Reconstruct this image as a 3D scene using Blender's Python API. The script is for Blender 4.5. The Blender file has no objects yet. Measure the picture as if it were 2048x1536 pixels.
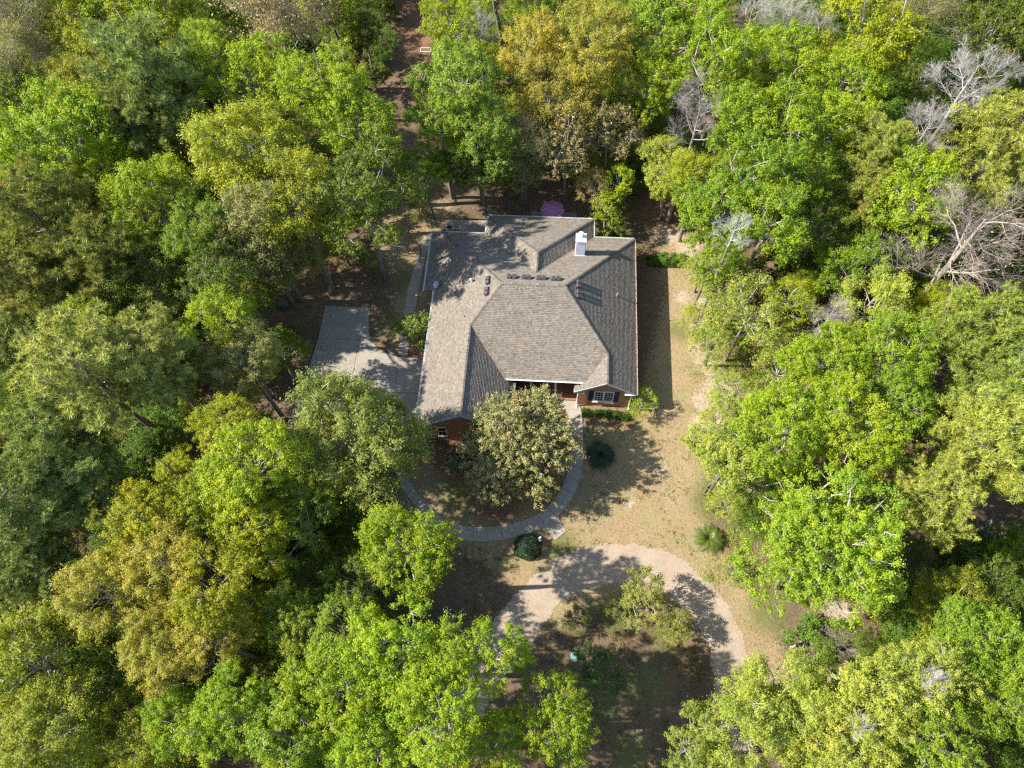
import bpy, math, random
import numpy as np
from mathutils import Vector, Matrix, Euler

# ------------------------------------------------------------------ camera, sky, sun, exposure
SC = bpy.context.scene
cam_d = bpy.data.cameras.new('camera'); cam = bpy.data.objects.new('camera', cam_d)
SC.collection.objects.link(cam); SC.camera = cam
cam.location = (10.9645, -24.3492, 58.7284)
R_ = Matrix.Rotation(math.radians(6.3636), 3, 'Z') @ Matrix.Rotation(math.radians(27.4901), 3, 'X') @ Matrix.Rotation(math.radians(-2.9456), 3, 'Z')
cam.rotation_euler = R_.to_euler()
cam_d.sensor_width = 36.0; cam_d.lens = 36.0 * 1471.17 / 2048.0
cam_d.clip_start = 0.5; cam_d.clip_end = 2000
SUN_EL, SUN_AZ = 41.0, 265.5          # azimuth clockwise from north (+Y)
w = bpy.data.worlds.new("World"); SC.world = w; w.use_nodes = True
nt = w.node_tree
sky = nt.nodes.new('ShaderNodeTexSky'); sky.sky_type = 'NISHITA'; sky.sun_disc = False
sky.sun_elevation = math.radians(SUN_EL); sky.sun_rotation = math.radians(SUN_AZ)
sky.air_density = 1.0; sky.dust_density = 0.6; sky.ozone_density = 1.0
bg = nt.nodes['Background']; bg.inputs[1].default_value = 0.135
nt.links.new(sky.outputs[0], bg.inputs[0])
sl = bpy.data.lights.new('sun', 'SUN'); sl.energy = 4.9; sl.angle = math.radians(0.5); sl.color = (1.0, 0.955, 0.88)
sun = bpy.data.objects.new('sun', sl); SC.collection.objects.link(sun)
el, az = math.radians(SUN_EL), math.radians(SUN_AZ)
sdir = Vector((math.sin(az) * math.cos(el), math.cos(az) * math.cos(el), math.sin(el)))
sun.rotation_euler = sdir.to_track_quat('Z', 'Y').to_euler(); sun.location = (-60, 0, 90)
SC.view_settings.view_transform = 'Standard'; SC.view_settings.look = 'None'
SC.view_settings.gamma = 1.0; SC.view_settings.use_curve_mapping = False
SC.view_settings.exposure = 1.22
SC.render.engine = 'CYCLES'
cy = SC.cycles
cy.max_bounces = 8; cy.diffuse_bounces = 5; cy.transmission_bounces = 6; cy.glossy_bounces = 2; cy.transparent_max_bounces = 4
cy.use_denoising = False
cy.filter_width = 1.3 if hasattr(cy, 'filter_width') else 1.5

rng = np.random.default_rng(11)
random.seed(11)
COL = SC.collection

# ------------------------------------------------------------------ helpers
def link(o, parent=None):
    COL.objects.link(o)
    if parent is not None: o.parent = parent
    return o
def tag(o, label=None, cat=None, group=None, kind=None):
    if label: o['label'] = label
    if cat: o['category'] = cat
    if group: o['group'] = group
    if kind: o['kind'] = kind
    return o
def empty(name, loc, rz=0.0, **k):
    o = bpy.data.objects.new(name, None); o.location = loc; o.rotation_euler = (0, 0, rz)
    o.empty_display_size = 0.3
    link(o); tag(o, **k); return o
def mesh_np(name, V, F, mat=None, attrs=None, smooth=False):
    """V (n,3), F (m,k) of one face size"""
    V = np.asarray(V, np.float32); F = np.asarray(F, np.int32)
    me = bpy.data.meshes.new(name); n, k = F.shape
    me.vertices.add(len(V)); me.vertices.foreach_set('co', V.ravel())
    me.loops.add(n * k); me.loops.foreach_set('vertex_index', F.ravel())
    me.polygons.add(n); me.polygons.foreach_set('loop_start', np.arange(0, n * k, k, dtype=np.int32))
    if smooth: me.polygons.foreach_set('use_smooth', np.ones(n, bool))
    if attrs:
        for a, val in attrs.items():
            at = me.attributes.new(a, 'FLOAT', 'POINT'); at.data.foreach_set('value', np.asarray(val, np.float32))
    me.update(calc_edges=True)
    if mat: me.materials.append(mat)
    return me
class MB:
    """collects polygons, builds one mesh object"""
    def __init__(s): s.v = []; s.f = []
    def add(s, vs, fs):
        b = len(s.v); s.v += [tuple(p) for p in vs]; s.f += [tuple(i + b for i in f) for f in fs]; return s
    def box(s, x0, y0, z0, x1, y1, z1):
        vs = [(x0,y0,z0),(x1,y0,z0),(x1,y1,z0),(x0,y1,z0),(x0,y0,z1),(x1,y0,z1),(x1,y1,z1),(x0,y1,z1)]
        return s.add(vs, [(3,2,1,0),(4,5,6,7),(0,1,5,4),(1,2,6,5),(2,3,7,6),(3,0,4,7)])
    def prism(s, pts, z0, z1, bevel=0.0):
        n = len(pts)
        vs = [(p[0],p[1],z0) for p in pts] + [(p[0],p[1],z1) for p in pts]
        fs = [tuple(range(n-1,-1,-1)), tuple(range(n,2*n))] + [(i,(i+1)%n,(i+1)%n+n,i+n) for i in range(n)]
        return s.add(vs, fs)
    def tube(s, pts, rads, n=6, cap=True):
        pts = [Vector(p) for p in pts]; rings = []
        for i, p in enumerate(pts):
            d = (pts[min(i+1,len(pts)-1)] - pts[max(i-1,0)]).normalized()
            a = d.orthogonal().normalized(); b = d.cross(a)
            if i and rings:
                a = (pa - d * pa.dot(d)).normalized(); b = d.cross(a)
            pa = a
            rings.append([p + (a*math.cos(t)+b*math.sin(t))*rads[i] for t in [2*math.pi*j/n for j in range(n)]])
        vs = [q for r in rings for q in r]; fs = []
        for i in range(len(pts)-1):
            for j in range(n):
                fs.append((i*n+j, i*n+(j+1)%n, (i+1)*n+(j+1)%n, (i+1)*n+j))
        if cap: fs += [tuple(range(n-1,-1,-1)), tuple((len(pts)-1)*n+j for j in range(n))]
        return s.add(vs, fs)
    def lathe(s, prof, c=(0,0,0), n=16, sx=1, sy=1):
        vs = []; fs = []; m = len(prof)
        for r, z in prof:
            for j in range(n):
                t = 2*math.pi*j/n; vs.append((c[0]+r*sx*math.cos(t), c[1]+r*sy*math.sin(t), c[2]+z))
        for i in range(m-1):
            for j in range(n): fs.append((i*n+j, i*n+(j+1)%n, (i+1)*n+(j+1)%n, (i+1)*n+j))
        fs += [tuple(range(n-1,-1,-1)), tuple((m-1)*n+j for j in range(n))]
        return s.add(vs, fs)
    def mesh(s, name, mat, smooth=False):
        me = bpy.data.meshes.new(name); me.from_pydata(s.v, [], s.f); me.update()
        me.materials.append(mat)
        if smooth: me.polygons.foreach_set('use_smooth', np.ones(len(me.polygons), bool))
        return me
    def build(s, name, mat, parent=None, smooth=False, bevel=0.0, **k):
        o = bpy.data.objects.new(name, s.mesh(name, mat, smooth)); link(o, parent); tag(o, **k)
        if bevel:
            m = o.modifiers.new('bevel', 'BEVEL'); m.width = bevel; m.segments = 2
        return o

# ------------------------------------------------------------------ materials
def newmat(name):
    m = bpy.data.materials.new(name); m.use_nodes = True
    N = m.node_tree.nodes; L = m.node_tree.links
    return m, N, L, N['Principled BSDF']
def nd(N, t, **k):
    n = N.new(t)
    for a, b in k.items(): setattr(n, a, b)
    return n
def mixc(N, L, fac, a, b, mode='MIX'):
    n = nd(N, 'ShaderNodeMix', data_type='RGBA', blend_type=mode)
    for s, v in ((n.inputs[0], fac), (n.inputs[6], a), (n.inputs[7], b)):
        if isinstance(v, (int, float)): s.default_value = v
        elif isinstance(v, tuple): s.default_value = (*v, 1)[:4]
        else: L.new(v, s)
    return n.outputs[2]
def noise(N, L, scale, detail=4, rough=0.55, vec=None, lo=0.3, hi=0.7):
    n = nd(N, 'ShaderNodeTexNoise'); n.inputs['Scale'].default_value = scale
    n.inputs['Detail'].default_value = detail; n.inputs['Roughness'].default_value = rough
    if vec is not None: L.new(vec, n.inputs['Vector'])
    r = nd(N, 'ShaderNodeMapRange'); L.new(n.outputs[0], r.inputs[0])
    r.inputs[1].default_value = lo; r.inputs[2].default_value = hi
    return r.outputs[0]
def geo_pos(N): return nd(N, 'ShaderNodeNewGeometry').outputs['Position']
def attr(N, name): return nd(N, 'ShaderNodeAttribute', attribute_name=name).outputs['Fac']
def math_(N, L, op, a, b=0.0):
    n = nd(N, 'ShaderNodeMath', operation=op)
    for s, v in ((n.inputs[0], a), (n.inputs[1], b)):
        if isinstance(v, (int, float)): s.default_value = v
        else: L.new(v, s)
    return n.outputs[0]
def bump(N, L, P, h, strength=0.4, dist=0.05):
    b = nd(N, 'ShaderNodeBump'); b.inputs['Strength'].default_value = strength; b.inputs['Distance'].default_value = dist
    L.new(h, b.inputs['Height']); L.new(b.outputs[0], P.inputs['Normal'])

def mat_plain(name, col, rough=0.6, metal=0.0, var=0.15, scale=6.0, spec=None):
    m, N, L, P = newmat(name)
    f = noise(N, L, scale, 5, 0.6, geo_pos(N))
    c = mixc(N, L, f, tuple(x*(1-var) for x in col), tuple(min(1, x*(1+var)) for x in col))
    L.new(c, P.inputs['Base Color']); P.inputs['Roughness'].default_value = rough; P.inputs['Metallic'].default_value = metal
    if spec is not None: P.inputs['Specular IOR Level'].default_value = spec
    return m
def mat_leaf(name, tip=None, trans=0.47, vlo=0.62, vhi=1.3, hue=0.03, rough=0.5, pal=None):
    """leaf colour comes from the tree's own object colour, varied leaf by leaf and spray by spray"""
    m, N, L, P = newmat(name)
    oc = nd(N, 'ShaderNodeObjectInfo').outputs['Color']
    if pal:
        rp = nd(N, 'ShaderNodeValToRGB'); rp.color_ramp.interpolation = 'CONSTANT'; L.new(nd(N, 'ShaderNodeObjectInfo').outputs['Random'], rp.inputs[0])
        for i, c_ in enumerate(pal):
            e_ = rp.color_ramp.elements[i] if i < 2 else rp.color_ramp.elements.new(0.5)
        for i, c_ in enumerate(pal): rp.color_ramp.elements[i].position = i/len(pal)
        for i, c_ in enumerate(pal): rp.color_ramp.elements[i].color = (*c_, 1)
        oc = rp.outputs[0]
    t = attr(N, 'tint'); rnd = nd(N, 'ShaderNodeNewGeometry').outputs['Random Per Island']
    hs = nd(N, 'ShaderNodeHueSaturation')
    s = math_(N, L, 'ADD', math_(N, L, 'MULTIPLY', t, 0.65), math_(N, L, 'MULTIPLY', rnd, 0.35))
    mr = nd(N, 'ShaderNodeMapRange'); L.new(s, mr.inputs[0]); mr.inputs[3].default_value = vlo; mr.inputs[4].default_value = vhi
    L.new(mr.outputs[0], hs.inputs['Value'])
    mh = nd(N, 'ShaderNodeMapRange'); L.new(s, mh.inputs[0]); mh.inputs[3].default_value = 0.5 + hue; mh.inputs[4].default_value = 0.5 - hue
    L.new(mh.outputs[0], hs.inputs['Hue'])
    L.new(oc, hs.inputs['Color']); hs.inputs['Saturation'].default_value = 1.08
    gp = geo_pos(N); va = noise(N, L, 0.55, 3, 0.6, gp, 0.35, 0.65); vb = noise(N, L, 1.7, 3, 0.6, gp, 0.4, 0.66)
    col = mixc(N, L, math_(N, L, 'MULTIPLY', va, 0.55), hs.outputs[0], mixc(N, L, 1.0, hs.outputs[0], (1.26, 1.10, 0.8), 'MULTIPLY'))
    col = mixc(N, L, math_(N, L, 'MULTIPLY', vb, 0.5), col, mixc(N, L, 1.0, col, (0.66, 0.84, 0.9), 'MULTIPLY'))
    if tip is not None:
        mt = nd(N, 'ShaderNodeMapRange'); L.new(attr(N, 'tip'), mt.inputs[0]); mt.inputs[1].default_value = 0.45; mt.inputs[2].default_value = 0.75
        col = mixc(N, L, mt.outputs[0], col, tip)
    L.new(col, P.inputs['Base Color']); P.inputs['Roughness'].default_value = rough
    P.inputs['Specular IOR Level'].default_value = 0.35
    tr = nd(N, 'ShaderNodeBsdfTranslucent')
    L.new(mixc(N, L, 1.0, col, (1.25, 1.2, 0.55), 'MULTIPLY'), tr.inputs[0])
    mx = nd(N, 'ShaderNodeMixShader'); mx.inputs[0].default_value = trans
    L.new(P.outputs[0], mx.inputs[1]); L.new(tr.outputs[0], mx.inputs[2])
    L.new(mx.outputs[0], N['Material Output'].inputs[0])
    return m
def mat_bark(name, a, b):
    m, N, L, P = newmat(name)
    f = noise(N, L, 9, 6, 0.7, geo_pos(N), 0.35, 0.65)
    f2 = noise(N, L, 1.3, 3, 0.6, geo_pos(N), 0.4, 0.7)
    c = mixc(N, L, f, a, b); c = mixc(N, L, math_(N, L, 'MULTIPLY', f2, 0.35), c, (0.17, 0.17, 0.10))
    L.new(c, P.inputs['Base Color']); P.inputs['Roughness'].default_value = 0.9
    bump(N, L, P, f, 0.6, 0.03); return m
def mat_twig(name):
    m, N, L, P = newmat(name)
    oc = nd(N, 'ShaderNodeObjectInfo').outputs['Color']
    f = noise(N, L, 3.0, 4, 0.6, geo_pos(N))
    c = mixc(N, L, f, oc, mixc(N, L, 1.0, oc, (0.62, 0.57, 0.52), 'MULTIPLY'))
    L.new(c, P.inputs['Base Color']); P.inputs['Roughness'].default_value = 0.85; return m

M_leaf = mat_leaf('leaf_soft'); M_fea = mat_leaf('leaf_feathery', trans=0.4, hue=0.02)
M_orn = mat_leaf('leaf_glossy_brown_tipped', tip=(0.42, 0.27, 0.13), trans=0.15, rough=0.38)
M_gloss = mat_leaf('leaf_glossy', trans=0.15, rough=0.35)
M_needle = mat_leaf('pine_needle', trans=0.22, vlo=0.5, vhi=1.45, hue=0.015)
M_bud = mat_leaf('spring_bud', trans=0.25, vlo=0.7, vhi=1.25, hue=0.02)
M_bark = mat_bark('bark_grey_brown', (0.13, 0.10, 0.075), (0.28, 0.235, 0.19))
M_barkp = mat_bark('bark_pine', (0.15, 0.085, 0.055), (0.33, 0.21, 0.14))
M_twig = mat_twig('pale_twig')

# ground materials ---------------------------------------------------
def litter_color(N, L, pos):
    a = noise(N, L, 0.55, 5, 0.6, pos, 0.35, 0.65); b = noise(N, L, 5.5, 5, 0.75, pos, 0.38, 0.64)
    c = noise(N, L, 16.0, 3, 0.8, pos, 0.45, 0.62)
    x = mixc(N, L, a, (0.115, 0.085, 0.055), (0.22, 0.145, 0.085))
    x = mixc(N, L, math_(N, L, 'MULTIPLY', b, 0.55), x, (0.34, 0.23, 0.14))
    x = mixc(N, L, math_(N, L, 'MULTIPLY', c, 0.5), x, (0.07, 0.055, 0.04)); return x
m, N, L, P = newmat('ground_lawn_and_litter')
pos = geo_pos(N)
lit = litter_color(N, L, pos)
la = noise(N, L, 0.35, 5, 0.65, pos, 0.36, 0.66); lb = noise(N, L, 3.2, 6, 0.75, pos, 0.38, 0.64); lc = noise(N, L, 22, 3, 0.8, pos, 0.35, 0.68)
ld = noise(N, L, 1.1, 5, 0.7, pos, 0.42, 0.62)
law = mixc(N, L, la, (0.43, 0.30, 0.165), (0.32, 0.255, 0.11)); law = mixc(N, L, math_(N, L, 'MULTIPLY', ld, 0.45), law, (0.27, 0.195, 0.11))
le = noise(N, L, 0.75, 6, 0.7, pos, 0.47, 0.66); lf = noise(N, L, 0.22, 4, 0.6, pos, 0.45, 0.65)
law = mixc(N, L, math_(N, L, 'MULTIPLY', le, 0.75), law, (0.26, 0.27, 0.10)); law = mixc(N, L, math_(N, L, 'MULTIPLY', lf, 0.65), law, (0.36, 0.215, 0.115))
law = mixc(N, L, math_(N, L, 'MULTIPLY', lb, 0.45), law, (0.52, 0.385, 0.25))
law = mixc(N, L, math_(N, L, 'MULTIPLY', lc, 0.42), law, (0.20, 0.165, 0.08))
snd = mixc(N, L, lb, (0.45, 0.35, 0.24), (0.56, 0.46, 0.34)); snd = mixc(N, L, math_(N, L, 'MULTIPLY', lc, 0.3), snd, (0.36, 0.27, 0.17))
grn = mixc(N, L, lb, (0.12, 0.145, 0.04), (0.20, 0.20, 0.07))
stw = mixc(N, L, lc, (0.27, 0.155, 0.085), (0.17, 0.095, 0.055))
def edged(a, w=0.22):   # ragged borders: the zone weight is broken up by noise before it is used
    v = math_(N, L, 'ADD', attr(N, a), math_(N, L, 'MULTIPLY', math_(N, L, 'SUBTRACT', lb, 0.5), 0.5))
    r = nd(N, 'ShaderNodeMapRange', interpolation_type='SMOOTHSTEP'); L.new(v, r.inputs[0]); r.inputs[1].default_value = 0.5 - w; r.inputs[2].default_value = 0.5 + w
    return r.outputs[0]
c = mixc(N, L, edged('lawn', 0.3), lit, law); c = mixc(N, L, edged('green', 0.4), c, grn)
c = mixc(N, L, edged('sand', 0.35), c, snd); c = mixc(N, L, edged('straw', 0.3), c, stw)
L.new(c, P.inputs['Base Color']); P.inputs['Roughness'].default_value = 0.95; P.inputs['Specular IOR Level'].default_value = 0.15
bump(N, L, P, math_(N, L, 'ADD', lb, lc), 0.7, 0.06); M_ground = m

m, N, L, P = newmat('gravel'); pos = geo_pos(N)
v = nd(N, 'ShaderNodeTexVoronoi'); v.inputs['Scale'].default_value = 26; L.new(pos, v.inputs['Vector'])
a = noise(N, L, 0.5, 4, 0.6, pos); b = noise(N, L, 7, 5, 0.7, pos)
c = mixc(N, L, a, (0.355, 0.27, 0.19), (0.43, 0.335, 0.245)); c = mixc(N, L, math_(N, L, 'MULTIPLY', b, 0.4), c, (0.27, 0.20, 0.13))
c = mixc(N, L, 0.16, c, v.outputs['Color'], 'OVERLAY'); c = mixc(N, L, math_(N, L, 'MULTIPLY', noise(N, L, 2.2, 5, 0.7, pos, 0.5, 0.7), 0.4), c, (0.22, 0.165, 0.105)); L.new(c, P.inputs['Base Color']); P.inputs['Roughness'].default_value = 0.95
bump(N, L, P, v.outputs['Distance'], 0.8, 0.03); M_gravel = m

def mat_concrete(name, ca, cb, stain=0.4):
    m, N, L, P = newmat(name); pos = geo_pos(N)
    a = noise(N, L, 0.6, 6, 0.65, pos); b = noise(N, L, 9, 6, 0.75, pos, 0.4, 0.62); s = noise(N, L, 0.9, 5, 0.7, pos, 0.5, 0.75)
    c = mixc(N, L, a, ca, cb); c = mixc(N, L, math_(N, L, 'MULTIPLY', b, 0.25), c, tuple(x*0.6 for x in ca))
    c = mixc(N, L, math_(N, L, 'MULTIPLY', s, stain), c, (0.17, 0.15, 0.12))
    L.new(c, P.inputs['Base Color']); P.inputs['Roughness'].default_value = 0.9; bump(N, L, P, b, 0.3, 0.01); return m
M_conc = mat_concrete('concrete_drive', (0.27, 0.24, 0.19), (0.345, 0.305, 0.245), 0.65)
M_walk = mat_concrete('concrete_walk', (0.32, 0.28, 0.22), (0.40, 0.35, 0.275), 0.5)

# shingles: every tab is its own island and gets its own tone
m, N, L, P = newmat('asphalt_shingle')
rnd = nd(N, 'ShaderNodeNewGeometry').outputs['Random Per Island']; pos = geo_pos(N)
rp = nd(N, 'ShaderNodeValToRGB'); L.new(rnd, rp.inputs[0]); e = rp.color_ramp.elements
e[0].position = 0.0; e[0].color = (0.105, 0.086, 0.066, 1); e[1].position = 1.0; e[1].color = (0.26, 0.20, 0.14, 1)
for p_, c_ in ((0.3, (0.162, 0.135, 0.105)), (0.55, (0.198, 0.168, 0.128)), (0.75, (0.168, 0.153, 0.13)), (0.9, (0.245, 0.212, 0.165))):
    x = rp.color_ramp.elements.new(p_); x.color = (*c_, 1)
g1 = noise(N, L, 0.5, 4, 0.6, pos); g2 = noise(N, L, 45, 3, 0.8, pos, 0.35, 0.65)
c = mixc(N, L, math_(N, L, 'MULTIPLY', g1, 0.28), rp.outputs[0], (0.15, 0.13, 0.112)); c = mixc(N, L, math_(N, L, 'MULTIPLY', g2, 0.25), c, (0.27, 0.235, 0.19))
mp_ = nd(N, 'ShaderNodeMapping'); mp_.inputs['Scale'].default_value = (1.0, 0.25, 1.0); L.new(pos, mp_.inputs['Vector'])
st1 = noise(N, L, 1.1, 6, 0.7, mp_.outputs[0], 0.52, 0.72); st2 = noise(N, L, 0.28, 4, 0.6, pos, 0.45, 0.7)
c = mixc(N, L, math_(N, L, 'MULTIPLY', st1, 0.35), c, (0.085, 0.078, 0.068)); c = mixc(N, L, math_(N, L, 'MULTIPLY', st2, 0.3), c, (0.20, 0.155, 0.115))
L.new(c, P.inputs['Base Color']); P.inputs['Roughness'].default_value = 0.93; P.inputs['Specular IOR Level'].default_value = 0.2
bump(N, L, P, g2, 0.4, 0.01); M_shin = m
M_deck = mat_plain('roof_felt', (0.10, 0.088, 0.076), 0.95)
# brick wall
m, N, L, P = newmat('red_brick'); tc = nd(N, 'ShaderNodeTexCoord').outputs['Object']
sp = nd(N, 'ShaderNodeSeparateXYZ'); L.new(tc, sp.inputs[0]); cb = nd(N, 'ShaderNodeCombineXYZ')
L.new(math_(N, L, 'ADD', sp.outputs[0], sp.outputs[1]), cb.inputs[0]); L.new(sp.outputs[2], cb.inputs[1])
bt = nd(N, 'ShaderNodeTexBrick'); L.new(cb.outputs[0], bt.inputs['Vector']); bt.inputs['Scale'].default_value = 1.0
bt.inputs['Brick Width'].default_value = 0.21; bt.inputs['Row Height'].default_value = 0.075; bt.inputs['Mortar Size'].default_value = 0.008
bt.inputs['Color1'].default_value = (0.40, 0.145, 0.055, 1); bt.inputs['Color2'].default_value = (0.52, 0.23, 0.09, 1); bt.inputs['Mortar'].default_value = (0.36, 0.28, 0.20, 1)
L.new(bt.outputs[0], P.inputs['Base Color']); P.inputs['Roughness'].default_value = 0.9
bump(N, L, P, bt.outputs['Fac'], -0.5, 0.01); M_brick = m
M_white = mat_plain('white_trim_paint', (0.74, 0.73, 0.70), 0.5, var=0.08)
M_white2 = mat_plain('white_metal_siding', (0.80, 0.81, 0.82), 0.42, 0.1, var=0.06, scale=2)
M_gut = mat_plain('painted_gutter', (0.68, 0.68, 0.67), 0.45, var=0.2, scale=3)
M_soff = mat_plain('soffit', (0.55, 0.53, 0.49), 0.7)
M_navy = mat_plain('navy_shutter', (0.018, 0.03, 0.065), 0.5)
M_vent = mat_plain('dark_vent_metal', (0.062, 0.056, 0.055), 0.55, 0.1, var=0.3)
M_lead = mat_plain('grey_vent_pipe', (0.45, 0.46, 0.48), 0.5, 0.3)
M_dish = mat_plain('satellite_grey', (0.42, 0.44, 0.46), 0.4, 0.1)
M_umb = mat_plain('faded_plum_canvas', (0.40, 0.14, 0.27), 0.85, var=0.22, scale=1.5)
M_dgreen = mat_plain('dark_green_plastic', (0.055, 0.085, 0.068), 0.45, var=0.25)
M_blue = mat_plain('blue_plastic', (0.02, 0.05, 0.30), 0.45)
M_teal = mat_plain('teal_painted_steel', (0.13, 0.30, 0.26), 0.5)
M_black = mat_plain('black_iron', (0.03, 0.03, 0.032), 0.5, 0.3)
M_wood = mat_plain('weathered_wood', (0.24, 0.17, 0.11), 0.85, var=0.3)
m, N, L, P = newmat('window_glass'); P.inputs['Base Color'].default_value = (0.02, 0.026, 0.032, 1); P.inputs['Roughness'].default_value = 0.06; P.inputs['Specular IOR Level'].default_value = 0.8
M_glass = m
M_door = mat_plain('front_door_paint', (0.16, 0.05, 0.03), 0.5)

# ------------------------------------------------------------------ zones of the ground
LAWN = [(13.3,4.2),(18.6,4.0),(21.6,16.5),(21.0,24.0),(25.0,24.5),(27.5,20.5),(25.0,17.0),(26.5,12.0),(27.0,4.5),(24.8,-1.5),(24.0,-5.0),(26.5,-9.5),(29.0,-13.5),(29.5,-17.5),(26.0,-18.5),(24.5,-16.0),(22.0,-13.0),(17.5,-12.2),(14.0,-13.0),(11.5,-16.0),(9.6,-13.2),(7.8,-11.2),(4.5,-9.3),(1.0,-8.2),(-1.5,-5.5),(0.0,-1.0),(5.0,-3.0),(9.0,-0.5)]
LAWN2 = [(-3.8,9.0),(-4.6,16.5),(-7.0,20.5),(-6.5,25.0),(-4.0,27.5),(0.0,27.0),(0.5,25.0),(-1.0,23.0),(-0.4,8.8)]
SANDS = [(24.6,5.2,1.1),(25.8,3.6,0.9),(24.0,10.5,0.7),(23.2,16.2,0.8),(20.8,-1.5,0.5),(18.0,-4.5,0.5),(25.3,9.0,1.3),(26.2,6.5,1.6),(25.6,11.8,1.0),(24.4,13.0,0.8),(22.5,23.8,1.5),(24.0,22.2,1.3),(25.0,15.5,0.8),(33.8,-12.2,1.2),(33.0,-17.5,1.4),(24.2,3.0,1.0)]
GREENS = [(15.2,-13.2,0.9),(20.5,-15.0,1.2),(14.0,-19.5,1.3),(18.0,-23.0,1.4),(26.6,8.5,1.6),(27.0,5.0,1.6),(26.5,1.5,2.0),(26.2,-3.0,2.2),(27.5,-6.0,2.0),(-3.5,30.0,2.0),(-6.5,28.5,1.5),(22.9,12.5,1.3),(24.9,4.0,1.6),(25.5,0.0,1.8),(24.6,-4.0,1.8),(28.6,-12.8,1.8),(4.0,-4.0,2.2),(12.5,-8.5,1.5),(17.0,-13.6,1.6),(15.5,-20.0,2.0),(19.0,-18.5,2.0),(-4.6,12.0,1.2),(-3.9,17.0,1.2),(-4.0,29.0,1.4),(14.8,1.0,1.2),(2.5,-10.5,1.6)]
STRAWS = [(10.4,-8.5,1.25),(15.0,2.9,0.7),(16.5,2.8,0.7),(18.0,2.9,0.8),(-1.5,9.0,1.0),(3.0,-1.2,2.2),(7.0,-4.5,2.6),(11.0,-3.5,1.6),(24.0,26.5,3.0),(20.0,28.0,3.0),(25.5,18.5,0.8),(-5.0,55.0,6.0),(-4.0,45.0,4.0),(-12.0,19.0,2.0)]
def in_poly(px, py, poly):
    ins = np.zeros(px.shape, bool); n = len(poly)
    for i in range(n):
        x0, y0 = poly[i]; x1, y1 = poly[(i+1) % n]
        c = ((y0 > py) != (y1 > py)) & (px < (x1-x0)*(py-y0)/((y1-y0) if y1 != y0 else 1e-9) + x0)
        ins ^= c
    return ins
def dist_poly(px, py, poly):
    d = np.full(px.shape, 1e9); n = len(poly)
    for i in range(n):
        x0, y0 = poly[i]; x1, y1 = poly[(i+1) % n]; dx, dy = x1-x0, y1-y0
        t = np.clip(((px-x0)*dx+(py-y0)*dy)/(dx*dx+dy*dy), 0, 1)
        d = np.minimum(d, np.hypot(px-x0-t*dx, py-y0-t*dy))
    return np.where(in_poly(px, py, poly), d, -d)
def blobs(px, py, bl):
    v = np.zeros(px.shape)
    for x, y, r in bl: v = np.maximum(v, np.clip(1.0 - (np.hypot(px-x, py-y)/r - 0.55)/0.9, 0, 1))
    return v
GR_OUT = [(3.0,-22.5),(5.5,-18.0),(8.13,-13.75),(9.4,-12.14),(11.28,-10.26),(13.23,-8.94),(15.22,-8.26),(17.22,-8.01),(19.62,-8.16),(21.59,-8.65),(23.49,-10.12),(24.96,-11.58),(25.98,-13.4),(26.59,-15.19),(26.9,-17.6),(26.7,-22.5)]
GR_IN = [(5.8,-24.0),(8.2,-19.6),(10.4,-16.2),(11.47,-14.48),(12.56,-12.91),(13.71,-12.07),(15.26,-11.48),(17.61,-11.18),(19.94,-11.31),(21.46,-12.18),(22.93,-13.59),(23.75,-15.1),(24.0,-16.3),(24.2,-18.6),(24.0,-22.5)]
GRAVEL = GR_OUT + GR_IN[::-1]
DRIVE = [(-10.85,13.49),(-6.48,13.48),(-6.19,10.75),(-5.77,9.84),(-4.87,8.92),(-3.05,8.26),(-0.78,8.28),(0.0,8.2),(0.0,0.9),(-12,0.9)]
HOUSE = [(-1,13.7),(0,13.7),(0,0),(7.9,0),(7.9,4.6),(13.1,4.6),(13.1,4),(18.3,4),(18.3,20.5),(14.4,20.5),(14.4,22.7),(4.2,22.7),(4.2,20.5),(-1,20.5)]

# ground sheet: fine grid where the camera looks, stretched far out beyond it
xs = np.concatenate([[-900,-400,-200,-120], np.arange(-80, 90.01, 0.45), [120,200,400,900]])
ys = np.concatenate([[-900,-400,-200,-90], np.arange(-45, 85.01, 0.45), [120,200,400,900]])
GX, GY = np.meshgrid(xs, ys); gx, gy = GX.ravel(), GY.ravel()
def gheight(x, y):
    h = 0.10*np.sin(x*0.31+1.3)*np.sin(y*0.27) + 0.06*np.sin(x*0.9+y*0.7) + 0.04*np.sin(x*2.1-y*1.7)
    dk = np.maximum(np.maximum(dist_poly(x, y, DRIVE), dist_poly(x, y, HOUSE)), dist_poly(x, y, GRAVEL))
    k = np.clip((-dk-2.0)/4.0, 0, 1)
    k *= np.clip((np.hypot(x-7, y-2)-20)/8, 0, 1)
    return h*k*1.2
gz = gheight(gx, gy)
dl = np.maximum(dist_poly(gx, gy, LAWN), dist_poly(gx, gy, LAWN2))
at = dict(lawn=np.clip(0.5 + dl/2.2, 0, 1), sand=blobs(gx, gy, SANDS)*0.85, green=blobs(gx, gy, GREENS)*0.7, straw=blobs(gx, gy, STRAWS)*0.85)
nx, ny = len(xs), len(ys)
ii = (np.arange(ny-1)[:, None]*nx + np.arange(nx-1)[None, :]).ravel()
F = np.stack([ii, ii+1, ii+nx+1, ii+nx], 1)
gme = mesh_np('ground', np.stack([gx, gy, gz], 1), F, M_ground, at, smooth=True)
tag(link(bpy.data.objects.new('ground', gme)), kind='structure')

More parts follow.
